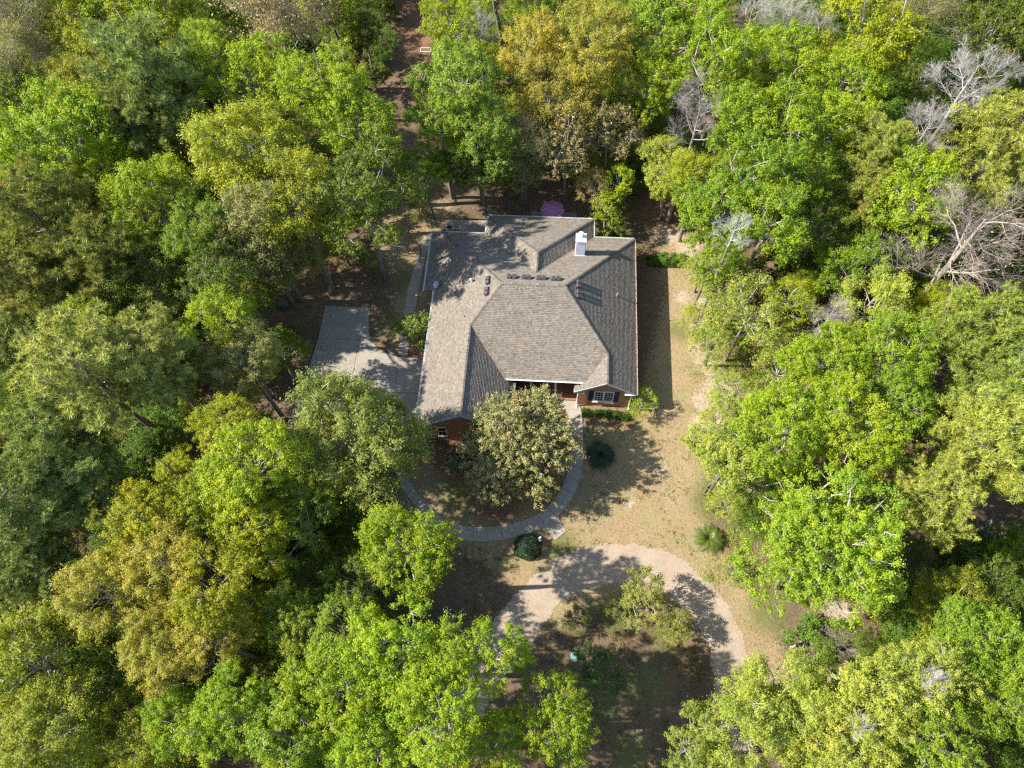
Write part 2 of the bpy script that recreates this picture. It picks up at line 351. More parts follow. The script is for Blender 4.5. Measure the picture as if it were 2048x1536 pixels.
# gravel drive: a sheet with crumbly edges
def resample(pl, step):
    pl = [Vector((*p, 0)) for p in pl]; out = []; 
    for a, b in zip(pl, pl[1:]):
        n = max(1, int((b-a).length/step))
        for i in range(n): out.append(a.lerp(b, i/n))
    out.append(pl[-1]); return out
def catmull(pl, n):
    P_ = [Vector((*p, 0)) for p in pl]; out = []
    for i in range(len(P_)-1):
        p0, p1, p2, p3 = P_[max(i-1,0)], P_[i], P_[i+1], P_[min(i+2,len(P_)-1)]
        for k in range(n):
            t = k/n; out.append(0.5*((2*p1)+(p2-p0)*t+(2*p0-5*p1+4*p2-p3)*t*t+(3*p1-p0-3*p2+p3)*t**3))
    out.append(P_[-1]); return out
def at_frac(pl, f):
    ls = [0.0]
    for a, b in zip(pl, pl[1:]): ls.append(ls[-1]+(b-a).length)
    t = f*ls[-1]
    for i in range(len(pl)-1):
        if ls[i+1] >= t: return pl[i].lerp(pl[i+1], (t-ls[i])/max(1e-9, ls[i+1]-ls[i]))
    return pl[-1]
o_, i_ = catmull(GR_OUT, 8), catmull(GR_IN, 8)
n = 340; V = []; F = []; K = 10
for i in range(n+1):
    a, b = at_frac(o_, i/n), at_frac(i_, i/n)
    d = (a-b).normalized()
    a = a + d*(random.uniform(-0.12, 0.12)+0.10*math.sin(i*0.35)); b = b - d*(random.uniform(-0.12, 0.12)+0.12*math.sin(i*0.27+1))
    for k in range(K+1):
        p = b.lerp(a, k/K); t = k/K
        V.append((p.x, p.y, 0.012 + 0.035*math.sin(math.pi*t) - 0.02*(math.exp(-((t-0.3)/0.07)**2)+math.exp(-((t-0.7)/0.07)**2)) + random.uniform(0, 0.006)))
for i in range(n):
    for k in range(K): F.append((i*(K+1)+k, (i+1)*(K+1)+k, (i+1)*(K+1)+k+1, i*(K+1)+k+1))
gm = mesh_np('gravel_drive', V, [f[::-1] for f in F], M_gravel, smooth=True)
tag(link(bpy.data.objects.new('gravel_drive', gm)), kind='structure')

# concrete driveway in slabs with open joints
def inset(poly, d):
    c = Vector((sum(p[0] for p in poly)/len(poly), sum(p[1] for p in poly)/len(poly)))
    out = []; n = len(poly)
    for i in range(n):
        p0, p1, p2 = Vector(poly[i-1]), Vector(poly[i]), Vector(poly[(i+1) % n])
        e1 = (p1-p0).normalized(); e2 = (p2-p1).normalized()
        n1 = Vector((-e1.y, e1.x)); n2 = Vector((-e2.y, e2.x))
        if (c-p1).dot(n1+n2) < 0 and i >= 0: pass
        area = sum(poly[j][0]*poly[(j+1) % n][1]-poly[(j+1) % n][0]*poly[j][1] for j in range(n))
        s = 1 if area > 0 else -1
        bis = (n1+n2); bis = bis/max(0.5, bis.length_squared)*2
        out.append(tuple(p1 + bis*s*d*0.5*2/2))
    return out
drive = empty('concrete_driveway', (0, 0, 0), kind='structure')
SLABS = [
 [(-10.85,13.49),(-10.89,9.85),(-6.95,9.83),(-5.77,9.84),(-6.0,10.3),(-6.19,10.75),(-6.4,12.0),(-6.48,13.48)],
 [(-10.89,9.85),(-11.25,5.43),(-6.98,5.43),(-6.95,9.83)],
 [(-11.25,5.43),(-11.93,0.91),(-6.96,0.91),(-6.98,5.43)],
 [(-6.95,9.83),(-6.98,4.6),(-2.96,4.6),(-3.05,8.26),(-3.7,8.4),(-4.87,8.92),(-5.35,9.35),(-5.77,9.84)],
 [(-6.98,4.6),(-6.96,0.91),(-2.95,0.91),(-2.96,4.6)],
 [(-3.05,8.26),(-2.96,4.6),(0.38,4.6),(0.38,8.25)],
 [(-2.96,4.6),(-2.95,0.91),(0.38,0.91),(0.38,4.6)]]
for q, poly in enumerate(SLABS):
    area = sum(poly[j][0]*poly[(j+1) % len(poly)][1]-poly[(j+1) % len(poly)][0]*poly[j][1] for j in range(len(poly)))
    if area < 0: poly = poly[::-1]
    MB().prism(inset(poly, 0.022), -0.1, 0.05 + 0.004*(q % 3)).build('concrete_slab', M_conc, drive, bevel=0.012)
MB().prism([(-11.8,0.95),(0.3,0.95),(0.3,8.1),(-5,8.6),(-6.3,10.5),(-6.6,13.4),(-10.7,13.4)], -0.12, 0.012).build('joint_sand', mat_plain('dirt_in_joint', (0.05, 0.04, 0.03), 0.95), drive)

# walkways
def walkway(name, left, right, seg, mat, zt=0.055):
    w_ = empty(name, (0, 0, 0), kind='structure'); Lp, Rp = catmull(left, 10), catmull(right, 10)
    tot = sum((b-a).length for a, b in zip(Lp, Lp[1:])); ns = max(1, round(tot/seg))
    for s in range(ns):
        f0, f1 = s/ns + 0.008/seg/ns*2, (s+1)/ns - 0.008/seg/ns*2; m_ = 5
        a = [at_frac(Lp, f0+(f1-f0)*i/m_) for i in range(m_+1)]; b = [at_frac(Rp, f0+(f1-f0)*i/m_) for i in range(m_+1)]
        poly = [tuple(p.xy) for p in a] + [tuple(p.xy) for p in b[::-1]]
        area = sum(poly[j][0]*poly[(j+1) % len(poly)][1]-poly[(j+1) % len(poly)][0]*poly[j][1] for j in range(len(poly)))
        if area < 0: poly = poly[::-1]
        MB().prism(poly, -0.08, zt + random.uniform(-0.003, 0.003)).build('path_slab', mat, w_)
    return w_
walkway('side_path', [(-1.9,22.6),(-2.45,21.96),(-2.77,19.33),(-3.06,16.9),(-3.19,14.56),(-3.22,12.28),(-3.07,8.45)],
        [(-0.6,22.6),(-1.44,21.6),(-1.83,20.3),(-1.98,18.15),(-2.08,15.77),(-2.13,13.47),(-2.25,8.4)], 1.35, M_walk)
FP = [(13.0,4.05),(13.3,3.25),(13.48,-0.05),(13.26,-2.79),(12.2,-5.04),(10.7,-6.49),(8.7,-7.36),(6.69,-7.81),(5.06,-7.91),(3.18,-7.6),(1.72,-6.71),(0.57,-5.49),(-0.57,-4.24),(-1.41,-2.72)]
fc = catmull(FP, 6); le, ri = [], []
for i, p in enumerate(fc):
    d = (fc[min(i+1, len(fc)-1)]-fc[max(i-1, 0)]).normalized(); nn = Vector((-d.y, d.x, 0))
    f_ = i/len(fc); wd = 0.58 if f_ > 0.2 else 0.62
    if f_ > 0.8: wd = 0.42
    le.append(tuple((p+nn*wd).xy)); ri.append(tuple((p-nn*wd).xy))
walkway('front_path', le[::3]+[le[-1]], ri[::3]+[ri[-1]], 1.25, M_walk)
sp_ = empty('path_spur', (0, 0, 0), kind='structure')
MB().prism([(11.1,-6.95),(11.99,-7.99),(12.85,-7.22),(12.3,-6.35),(12.05,-5.75)], -0.08, 0.049).build('path_slab', M_walk, sp_)
pt = empty('back_patio', (0, 0, 0), kind='structure')
for x0, x1 in ((-1.2,1.4),(1.42,4.0)):
    MB().prism([(x0,20.6),(x1,20.6),(x1,24.6),(x0+(0.9 if x0 < 0 else 0),24.5)], -0.08, 0.05).build('patio_slab', M_conc, pt, bevel=0.01)
MB().box(8.2,23.2,-0.08,12.9,26.0,0.05).build('patio_slab', M_conc, pt, bevel=0.01)

# ------------------------------------------------------------------ house
EH = 3.05; PW = 0.693; PN = 0.511; PS = 0.55
fW = lambda x, y: EH+PW*x
fE = lambda x, y: EH+PW*(18.3-x)
fS = lambda x, y: EH+0.6+PS*(y-4.64)
fN = lambda x, y: EH+PN*(20.5-y)
fG = lambda x, y: EH+PW*(7.9-x)
fR = lambda x, y: EH+PW*(x-13.06)
fKW = lambda x, y: EH+PW*(x-4.21)
fKE = lambda x, y: EH+PW*(14.43-x)
fKN = lambda x, y: EH+PN*(22.71-y)
fX = lambda x, y: EH+0.12*x
house = empty('brick_house', (0, 0, 0), label='single-storey red brick house with a broad grey-brown hipped shingle roof and white gutters', cat='house')
# (name, plane, horizontal downslope direction, convex polygons)
FAC = [
 ('west', fW, (-1,0), [[(0,0),(3.95,0),(3.95,8.525),(0,8.525)],[(0,8.525),(3.95,8.525),(6.48,11.72),(0,20.5)]]),
 ('west_extension', fX, (-1,0), [[(-0.97,13.74),(0,13.74),(0,20.5),(-0.97,20.5)]]),
 ('garage_east', fG, (1,0), [[(3.95,0),(7.9,0),(7.9,4.64),(3.95,4.64)],[(3.95,4.64),(7.034,4.64),(3.95,8.525)]]),
 ('south', fS, (0,-1), [[(7.034,4.64),(13.926,4.64),(15.68,6.85),(11.82,11.72),(6.48,11.72),(3.95,8.525)]]),
 ('gable_west', fR, (-1,0), [[(13.06,3.98),(15.68,3.98),(15.68,4.64),(13.06,4.64)],[(13.926,4.64),(15.68,4.64),(15.68,6.85)]]),
 ('east', fE, (1,0), [[(15.68,3.98),(18.3,3.98),(18.3,6.85),(15.68,6.85)],[(15.68,6.85),(18.3,6.85),(18.3,20.5),(11.82,11.72)]]),
 ('north', fN, (0,1), [[(6.48,11.72),(9.32,11.72),(9.32,13.57),(4.21,20.5),(0,20.5)],[(9.32,11.72),(11.82,11.72),(18.3,20.5),(14.43,20.5),(9.32,13.57)]]),
 ('wing_west', fKW, (-1,0), [[(4.21,20.5),(9.32,13.57),(9.32,15.78),(4.21,22.71)]]),
 ('wing_east', fKE, (1,0), [[(14.43,20.5),(14.43,22.71),(9.32,15.78),(9.32,13.57)]]),
 ('wing_north', fKN, (0,1), [[(4.21,22.71),(9.32,15.78),(14.43,22.71)]])]
def ccw(p): 
    a = sum(p[j][0]*p[(j+1) % len(p)][1]-p[(j+1) % len(p)][0]*p[j][1] for j in range(len(p)))
    return p if a > 0 else p[::-1]
deck = MB()
for nm, f, dn, polys in FAC:
    for p in polys:
        p = ccw(p); n = len(p)
        top = [(x, y, f(x, y)-0.03) for x, y in p]; bot = [(x, y, f(x, y)-0.17) for x, y in p]
        deck.add(top+bot, [tuple(range(n)), tuple(range(2*n-1, n-1, -1))]+[(i, i+n, (i+1) % n+n, (i+1) % n) for i in range(n)])
roof = deck.build('roof', M_deck, house)
def clip(poly, a, b, c):      # keep a*x+b*y+c >= 0
    out = []; n = len(poly)
    for i in range(n):
        p, q = poly[i], poly[(i+1) % n]; dp, dq = a*p[0]+b*p[1]+c, a*q[0]+b*q[1]+c
        if dp >= 0: out.append(p)
        if (dp >= 0) != (dq >= 0):
            t = dp/(dp-dq); out.append((p[0]+t*(q[0]-p[0]), p[1]+t*(q[1]-p[1])))
    return out
def shingle_facet(nm, f, dn, polys):
    mb = MB(); rr = random.Random(hash(nm) % 1000 if False else len(nm)*7)
    slope = math.hypot(f(1, 0)-f(0, 0), f(0, 1)-f(0, 0)); cosn = 1/math.sqrt(1+slope*slope)
    ex = 0.145*cosn; wid = 0.19; butt = 0.036
    dx, dy = dn; tx, ty = -dy, dx     # t along the course
    for poly in polys:
        poly = ccw(poly); us = [p[0]*dx+p[1]*dy for p in poly]; ts = [p[0]*tx+p[1]*ty for p in poly]
        edges = []
        for i in range(len(poly)):
            (x0, y0), (x1, y1) = poly[i], poly[(i+1) % len(poly)]
            edges.append((-(y1-y0), x1-x0, -(-(y1-y0)*x0+(x1-x0)*y0)))
        umax = {'west':0,'east':18.3}.get(nm, max(us))
        k0 = int((umax-max(us))/ex)-1; k = max(0, k0)
        while umax-k*ex > min(us):
            u1 = umax-k*ex; u0 = u1-ex
            r2 = random.Random(k*31+len(nm)); t = math.floor(min(ts)) - r2.random()*wid - 1.0
            while t < max(ts):
                w_ = wid*r2.choice((0.5, 0.75, 1, 1, 1.25))
                q = [(u0*dx+t*tx, u0*dy+t*ty), (u1*dx+t*tx, u1*dy+t*ty), (u1*dx+(t+w_)*tx, u1*dy+(t+w_)*ty), (u0*dx+(t+w_)*tx, u0*dy+(t+w_)*ty)]
                q = ccw(q)
                for a, b, c in edges:
                    q = clip(q, a, b, c)
                    if len(q) < 3: break
                if len(q) >= 3:
                    th = butt*r2.choice((0.85, 1, 1, 1.12)); n = len(q)
                    up = []
                    for x, y in q:
                        v = ((x*dx+y*dy)-u0)/ex; up.append((x, y, f(x, y)-0.012+th*max(0, min(1, v))))
                    fs = [tuple(range(n))]; vs = list(up)
                    for i in range(n):
                        (x0, y0), (x1, y1) = q[i], q[(i+1) % n]
                        if abs((x0*dx+y0*dy)-u1) < 1e-5 and abs((x1*dx+y1*dy)-u1) < 1e-5:
                            b_ = len(vs); vs += [(x0, y0, f(x0, y0)-0.028), (x1, y1, f(x1, y1)-0.028)]
                            fs.append((i, b_, b_+1, (i+1) % n))
                    mb.add(vs, fs)
                t += w_
            k += 1
    o = mb.build('shingles', M_shin, roof); tag(o, kind='stuff'); return o
for a in FAC: shingle_facet(*a)
# ridge and hip caps
def cap_line(mb, p, q):
    p, q = Vector(p), Vector(q); L_ = (q-p).length; d = (q-p).normalized(); s = d.cross(Vector((0, 0, 1))).normalized(); up = s.cross(d)
    n = int(L_/0.15)
    for i in range(n):
        a = p+d*(L_*i/n); b = p+d*(L_*(i+1)/n+0.02); h0, h1 = 0.035, 0.055; w_ = 0.145
        drop = 0.055
        vs = [a-s*w_+up*(h0-drop), a+up*h0, a+s*w_+up*(h0-drop), b-s*w_+up*(h1-drop), b+up*h1, b+s*w_+up*(h1-drop)]
        vs += [b-s*w_+up*(h1-drop-0.03), b+up*(h1-0.03), b+s*w_+up*(h1-drop-0.03)]
        mb.add(vs, [(0,1,4,3),(1,2,5,4),(3,4,7,6),(4,5,8,7)])
caps = MB()
RZ = fW(6.48, 0)
LINES = [((6.48,11.72,RZ),(11.82,11.72,RZ)),((0,20.5,EH),(6.48,11.72,RZ)),((3.95,8.525,fW(3.95,0)),(6.48,11.72,RZ)),((3.95,0,fW(3.95,0)),(3.95,8.525,fW(3.95,0))),
 ((11.82,11.72,RZ),(18.3,20.5,EH)),((11.82,11.72,RZ),(15.68,6.85,fE(15.68,0))),((15.68,3.98,fE(15.68,0)),(15.68,6.85,fE(15.68,0))),
 ((9.32,13.57,fKW(9.32,0)),(9.32,15.78,fKW(9.32,0))),((4.21,22.71,EH),(9.32,15.78,fKW(9.32,0))),((14.43,22.71,EH),(9.32,15.78,fKW(9.32,0)))]
for a, b in LINES: cap_line(caps, a, b)
tag(caps.build('ridge_caps', M_shin, roof), kind='stuff')
# gutters: an open trough along each eave
def gutter(x0, y0, x1, y1, z, out, name='gutter', fill=None):
    d = Vector((x1-x0, y1-y0, 0)); L_ = d.length; d.normalize(); o = Vector((*out, 0)); mb = MB()
    a0 = Vector((x0, y0, z)); prof = [(0.0,-0.02),(0.0,-0.14),(0.03,-0.155),(0.11,-0.14),(0.135,-0.03),(0.12,-0.03),(0.10,-0.12),(0.02,-0.13),(0.012,-0.02)]
    r0 = [a0+o*u+Vector((0, 0, v)) for u, v in prof]; r1 = [p+d*L_ for p in r0]; n = len(prof)
    mb.add(r0+r1, [(i, (i+1) % n, (i+1) % n+n, i+n) for i in range(n)]+[tuple(range(n)), tuple(range(2*n-1, n-1, -1))])
    k = int(L_/1.0)
    for i in range(1, k): # straps
        c = a0+d*(L_*i/k); mb.add([c+o*(-0.06)+Vector((0,0,0.015))-d*0.02, c+o*(-0.06)+Vector((0,0,0.015))+d*0.02, c+o*0.135+Vector((0,0,-0.022))+d*0.02, c+o*0.135+Vector((0,0,-0.022))-d*0.02], [(0,1,2,3)])
    g = mb.build(name, M_gut, roof)
    return g
gutter(0,0,0,13.74,EH,(-1,0)); gutter(-0.97,13.74,-0.97,20.5,fX(-0.97,0),(-1,0)); gutter(7.034,4.64,13.926,4.64,EH+0.6,(0,-1))
gutter(18.3,3.98,18.3,20.5,EH,(1,0)); gutter(7.9,0,7.9,4.64,EH,(1,0)); gutter(14.43,20.56,14.43,22.71,EH,(1,0)); gutter(4.21,20.56,4.21,22.71,EH,(-1,0))
gutter(4.21,22.71,14.43,22.71,EH,(0,1)); gutter(14.6,20.5,18.3,20.5,EH,(0,1)); gutter(-0.97,20.5,4.1,20.5,EH-0.02,(0,1))
# leaves and needles lying in the east gutter
V = []; n = 2600
for i in range(n):
    y = random.uniform(4.0, 20.4); c = Vector((18.3+random.uniform(0.0,0.12), y, EH-0.07+random.uniform(-0.03,0.065))); a = random.uniform(0, 6.28); s = random.uniform(0.03, 0.08)
    V += [c+Vector((math.cos(a)*s, math.sin(a)*s, 0.01)), c+Vector((-math.sin(a)*s*0.35, math.cos(a)*s*0.35, 0)), c-Vector((math.cos(a)*s, math.sin(a)*s, 0))]
me = mesh_np('gutter_debris', [tuple(v) for v in V], np.arange(3*n).reshape(-1, 3), mat_plain('dead_pine_straw', (0.46, 0.24, 0.10), 0.9, var=0.4, scale=12))
tag(link(bpy.data.objects.new('gutter_debris', me), roof), kind='stuff')
V = []
for (ax, ay, az), (bx_, by_, bz_), n in (((4.21,20.5,EH),(9.32,13.57,fKW(9.32,0)),330),((14.43,20.5,EH),(9.32,13.57,fKW(9.32,0)),520),((7.034,4.64,EH+0.6),(3.95,8.525,fW(3.95,0)),300),((13.926,4.64,EH+0.6),(15.68,6.85,fE(15.68,0)),90)):
    for i in range(n):
        t = random.random()**1.6; x = ax+(bx_-ax)*t+random.gauss(0,0.16); y = ay+(by_-ay)*t+random.gauss(0,0.16)
        hs_ = [f(x, y) for nm, f, dn, polys in FAC for p in polys if in_poly(np.array([x]), np.array([y]), p)[0]]
        if not hs_: continue
        c = Vector((x, y, max(hs_)+0.035)); a = random.uniform(0, 6.28); s = random.uniform(0.03, 0.07)
        V += [c+Vector((math.cos(a)*s, math.sin(a)*s, 0.01)), c+Vector((-math.sin(a)*s*0.4, math.cos(a)*s*0.4, 0)), c-Vector((math.cos(a)*s, math.sin(a)*s, 0))]
me = mesh_np('roof_leaf_litter', [tuple(v) for v in V], np.arange(len(V)).reshape(-1, 3), mat_plain('dead_leaf', (0.17, 0.115, 0.065), 0.9, var=0.5, scale=14))
tag(link(bpy.data.objects.new('roof_leaf_litter', me), roof), kind='stuff')
# fascias on the gable rakes
M_rake = mat_plain('shade_tinted_rake', (0.34, 0.38, 0.42), 0.55)  # grey-blue puts the shadow on the gable trim into its colour
def rake(x0, z0, x1, z1, y):
    MB().add([(x0,y,z0-0.2),(x1,y,z1-0.2),(x1,y,z1+0.015),(x0,y,z0+0.015),(x0,y+0.04,z0-0.2),(x1,y+0.04,z1-0.2),(x1,y+0.04,z1+0.015),(x0,y+0.04,z0+0.015)],
             [(0,1,2,3),(7,6,5,4),(0,3,7,4),(1,5,6,2),(3,2,6,7),(0,4,5,1)]).build('rake_board', M_rake, roof)
rake(-0.02, EH, 3.95, fW(3.95,0), -0.045); rake(3.95, fW(3.95,0), 7.92, EH, -0.045)
rake(13.04, EH, 15.68, fE(15.68,0), 3.935); rake(15.68, fE(15.68,0), 18.32, EH, 3.935)
for x0, x1, y in ((-0.02,0.75,0.02),(7.15,7.9,0.02),(13.04,13.95,3.99),(17.35,18.3,3.99)):
    MB().box(x0, y-0.03, EH-0.24, x1, y+0.38, EH-0.17).build('eave_return', M_white, roof)
# soffits and walls
WALL = [(0.4,0.3),(7.5,0.3),(7.5,7.2),(13.46,7.2),(13.46,4.3),(17.9,4.3),(17.9,20.1),(14.03,20.1),(14.03,22.3),(4.61,22.3),(4.61,20.1),(-0.5,20.1),(-0.5,14.15),(0.4,14.15)]
walls = MB(); n = len(WALL)
for i in range(n):
    (x0, y0), (x1, y1) = WALL[i], WALL[(i+1) % n]
    top = EH-0.18
    if i in (1, 2, 3): top = EH+0.35
    walls.add([(x0,y0,-0.1),(x1,y1,-0.1),(x1,y1,top),(x0,y0,top)], [(0,1,2,3)])
walls.build('wall', M_brick, house)
def gable(xa, xb, xm, zm, y):
    MB().add([(xa,y,EH-0.2),(xb,y,EH-0.2),(xb,y,zm-0.693*(xb-xm)-0.19),(xm,y,zm-0.19),(xa,y,zm-0.693*(xm-xa)-0.19),(xa,y+0.12,EH-0.2),(xb,y+0.12,EH-0.2),(xb,y+0.12,zm-0.693*(xb-xm)-0.19),(xm,y+0.12,zm-0.19),(xa,y+0.12,zm-0.693*(xm-xa)-0.19)],
             [(0,1,2,3,4),(9,8,7,6,5)]).build('gable_wall', M_brick, house)
gable(0.4, 7.5, 3.95, fW(3.95,0), 0.3); gable(13.46, 17.9, 15.68, fE(15.68,0), 4.3)
for q in (((0.0,0.3),(0.42,13.74)),((17.88,3.98),(18.28,20.48)),((-0.95,13.76),(-0.48,20.48)),((4.23,20.5),(4.63,22.7)),((14.0,20.5),(14.41,22.7)),((4.63,22.28),(14.0,22.69)),((-0.48,20.08),(4.6,20.48)),((14.42,20.08),(17.86,20.48)),((7.48,0.3),(7.88,4.7)),((13.08,4.0),(13.48,4.72))):
    (x0, y0), (x1, y1) = q
    MB().box(x0, y0, EH-0.2, x1, y1, EH-0.18).build('soffit', M_soff, roof)
MB().box(7.5,4.68,EH+0.36,13.46,7.2,EH+0.39).build('porch_ceiling', M_soff, roof)
# corner downspouts
def downspout(x, y, top=EH-0.15):
    MB().tube([(x,y,top),(x,y-0.02,0.25),(x,y-0.28,0.08)], [0.045]*3, 6).build('downspout', M_white, house)
for x, y in ((0.46,0.22),(7.55,0.2),(13.4,4.2),(17.95,4.2)): downspout(x, y)
# porch: brick floor, steps, columns, door
por = MB(); por.box(7.5,5.0,-0.1,13.46,7.2,0.28).build('porch_floor', mat_plain('brick_paver', (0.24,0.125,0.08), 0.85, var=0.3, scale=14), house)
MB().box(11.9,4.62,-0.1,13.46,4.99,0.14).build('porch_step', mat_plain('brick_step', (0.26,0.12,0.075), 0.85, var=0.25, scale=14), house)
MB().box(12.0,3.7,-0.08,13.46,4.6,0.06).build('porch_landing', M_walk, house)
for x in (9.36, 11.47):
    c = MB().box(x-0.09,4.78,0.28,x+0.09,4.96,EH+0.36); c.box(x-0.13,4.74,0.28,x+0.13,5.0,0.42); c.box(x-0.13,4.74,EH+0.2,x+0.13,5.0,EH+0.355); c.build('porch_column', M_white, house)
d_ = MB().box(10.0,7.12,0.28,11.0,7.19,2.35).build('front_door', M_door, house); MB().lathe([(0.03,0),(0.03,0.05),(0.0,0.06)], (10.88,7.08,1.25), 8).build('handle', M_lead, d_)
# windows
def window(x0, x1, z0, z1, y, units=2, cols=3, rows=2, shut=0.0):
    fr = MB(); t = 0.06
    fr.box(x0-t,y-0.07,z0-t,x0,y,z1+t); fr.box(x1,y-0.07,z0-t,x1+t,y,z1+t); fr.box(x0,y-0.07,z1,x1,y,z1+t); fr.box(x0-t-0.03,y-0.11,z0-t-0.03,x1+t+0.03,y,z0-t); fr.box(x0,y-0.07,z0-t,x1,y,z0)
    W_ = fr.build('window', M_white, house); uw = (x1-x0)/units
    for u in range(units):
        a, b = x0+u*uw+(0.045 if u else 0), x0+(u+1)*uw-(0.045 if u < units-1 else 0)
        if u < units-1: MB().box(b,y-0.065,z0,b+0.09,y,z1).build('mullion', M_white, W_)
        zm = (z0+z1)/2
        for s, (za, zb) in enumerate(((z0, zm), (zm, z1))):
            sash = MB(); sy = y-0.035-0.012*s
            sash.box(a,sy-0.02,za,b,sy,za+0.04); sash.box(a,sy-0.02,zb-0.04,b,sy,zb); sash.box(a,sy-0.02,za+0.04,a+0.035,sy,zb-0.04); sash.box(b-0.035,sy-0.02,za+0.04,b,sy,zb-0.04)
            for c_ in range(1, cols): xx = a+(b-a)*c_/cols; sash.box(xx-0.011,sy-0.015,za+0.04,xx+0.011,sy-0.001,zb-0.04)
            for r_ in range(1, rows): zz = za+(zb-za)*r_/rows; sash.box(a+0.035,sy-0.016,zz-0.011,b-0.035,sy-0.002,zz+0.011)
            sash.build('sash', M_white, W_)
            for c_ in range(cols):
                for r_ in range(rows):
                    xa, xb = a+0.035+(b-a-0.07)*c_/cols, a+0.035+(b-a-0.07)*(c_+1)/cols; zc, zd = za+0.04+(zb-za-0.08)*r_/rows, za+0.04+(zb-za-0.08)*(r_+1)/rows
                    MB().box(xa+0.001,sy+0.001,zc+0.001,xb-0.001,sy+0.006,zd-0.001).build('pane', M_glass, W_)
    if shut:
        for xa, xb in ((x0-t-0.02-shut, x0-t-0.02), (x1+t+0.02, x1+t+0.02+shut)):
            S = MB().box(xa,y-0.03,z0-t,xb,y,z1+t).build('shutter', M_navy, house)
            k = 22
            for i in range(k):
                zz = z0+(z1-z0)*(i+0.5)/k
                MB().add([(xa+0.05,y-0.055,zz-0.03),(xb-0.05,y-0.055,zz-0.03),(xb-0.05,y-0.032,zz+0.03),(xa+0.05,y-0.032,zz+0.03)], [(0,1,2,3)]).build('louvre', M_navy, S)
    return W_
window(14.86, 16.45, 1.0, 2.7, 4.3, 2, 3, 2, 0.42)
window(1.72, 2.42, 0.95, 2.6, 0.3, 1, 2, 1, 0.0)
MB().box(14.7,4.12,0.82,16.6,4.3,0.90).build('window_sill', M_brick, house)
window(8.2, 9.4, 1.0, 2.4, 7.2, 1, 3, 2, 0.3)
# side door stoop on the recessed west wall
st = MB().box(-0.75,12.35,0.0,0.36,13.6,0.22).build('stoop', mat_plain('brick_stoop', (0.36,0.15,0.08), 0.85, var=0.3, scale=14), house)
MB().box(-0.72,12.1,0.0,0.36,12.32,0.75).build('stoop_rail', M_white, house)
# chimney
CX0, CX1, CY0, CY1, CT = 12.72, 13.55, 16.9, 17.75, 6.85
ch = MB().box(CX0,CY0,3.9,CX1,CY1,CT).build('chimney', M_white2, roof)
chs = MB()
for i in range(17):
    z = 4.72+i*0.125
    for a, b in (((CX0-0.018,CY0-0.02),(CX1+0.018,CY0-0.001)),((CX1+0.001,CY0-0.02),(CX1+0.018,CY1+0.018)),((CX0-0.018,CY0),(CX0-0.001,CY1+0.018)),((CX0,CY1+0.001),(CX1,CY1+0.018))):
        chs.box(a[0],a[1],z,b[0],b[1],z+0.09)
chs.build('siding', M_white2, ch) if False else chs.build('chimney_siding', M_white2, roof, kind='stuff')
MB().box(CX0-0.06,CY0-0.06,CT,CX1+0.06,CY1+0.06,CT+0.05).build('chimney_cap', M_white2, roof)
MB().lathe([(0.15,0),(0.15,0.32),(0.24,0.33),(0.25,0.46),(0.20,0.50),(0.05,0.53)], ((CX0+CX1)/2-0.02,(CY0+CY1)/2+0.1,CT+0.05), 18).build('flue', mat_plain('flue_metal', (0.72,0.71,0.68), 0.35, 0.4), roof, smooth=False)
MB().box(CX0-0.12,CY0-0.18,4.84,CX1+0.12,CY0-0.03,4.96).build('chimney_flashing', M_lead, roof)
# roof vents: base with two slanted hoods
def roof_vent(x, y, f, ang):
    n_ = Vector((-(f(1,0)-f(0,0)), -(f(0,1)-f(0,0)), 1)).normalized()
    up = Vector((f(1,0)-f(0,0), f(0,1)-f(0,0), 0)); up = Vector((up.x, up.y, up.length_squared)).normalized(); s = up.cross(n_)
    c = Vector((x, y, f(x, y)+0.03)); pt_ = lambda a, b, h: c+s*a+up*b+n_*h
    base = MB(); base.add([pt_(-0.42,-0.2,0),pt_(0.42,-0.2,0),pt_(0.42,0.22,0),pt_(-0.42,0.22,0),pt_(-0.42,-0.2,0.02),pt_(0.42,-0.2,0.02),pt_(0.42,0.22,0.02),pt_(-0.42,0.22,0.02)],
        [(4,5,6,7),(0,1,5,4),(1,2,6,5),(2,3,7,6),(3,0,4,7)])
    b_ = base.build('roof_vent', M_vent, roof)
    for k in (-1, 1):
        a0, a1 = k*0.21-0.17, k*0.21+0.17; h = MB()
        h.add([pt_(a0,-0.17,0.03),pt_(a1,-0.17,0.03),pt_(a1,0.19,0.03),pt_(a0,0.19,0.03),pt_(a0,-0.19,0.27),pt_(a1,-0.19,0.27),pt_(a1,0.14,0.20),pt_(a0,0.14,0.20)],
            [(4,5,6,7),(0,1,5,4),(1,2,6,5),(2,3,7,6),(3,0,4,7)])
        h.build('roof_vent', M_vent, roof)
for x, y in ((7.3,12.53),(8.56,12.53),(9.82,12.52),(11.08,12.5)): roof_vent(x, y, fN, 0)
for x, y in ((5.31,12.4),(5.31,11.27)): roof_vent(x, y, fW, 0)
for x, y in ((12.98,12.4),(13.0,11.35)): roof_vent(x, y, fE, 0)
MB().tube([(3.72,13.1,5.5),(3.72,13.1,5.95),(3.66,13.0,6.03),(3.6,12.92,5.98)], [0.09,0.09,0.11,0.11], 8).build('vent_pipe', M_white, roof)
MB().tube([(16.55,13.07,4.1),(16.55,13.07,4.72)], [0.06,0.06], 8).build('vent_pipe', M_lead, roof)
MB().tube([(3.41,9.51,5.3),(3.41,9.51,5.5)], [0.07,0.06], 8).build('vent_pipe', M_black, roof)

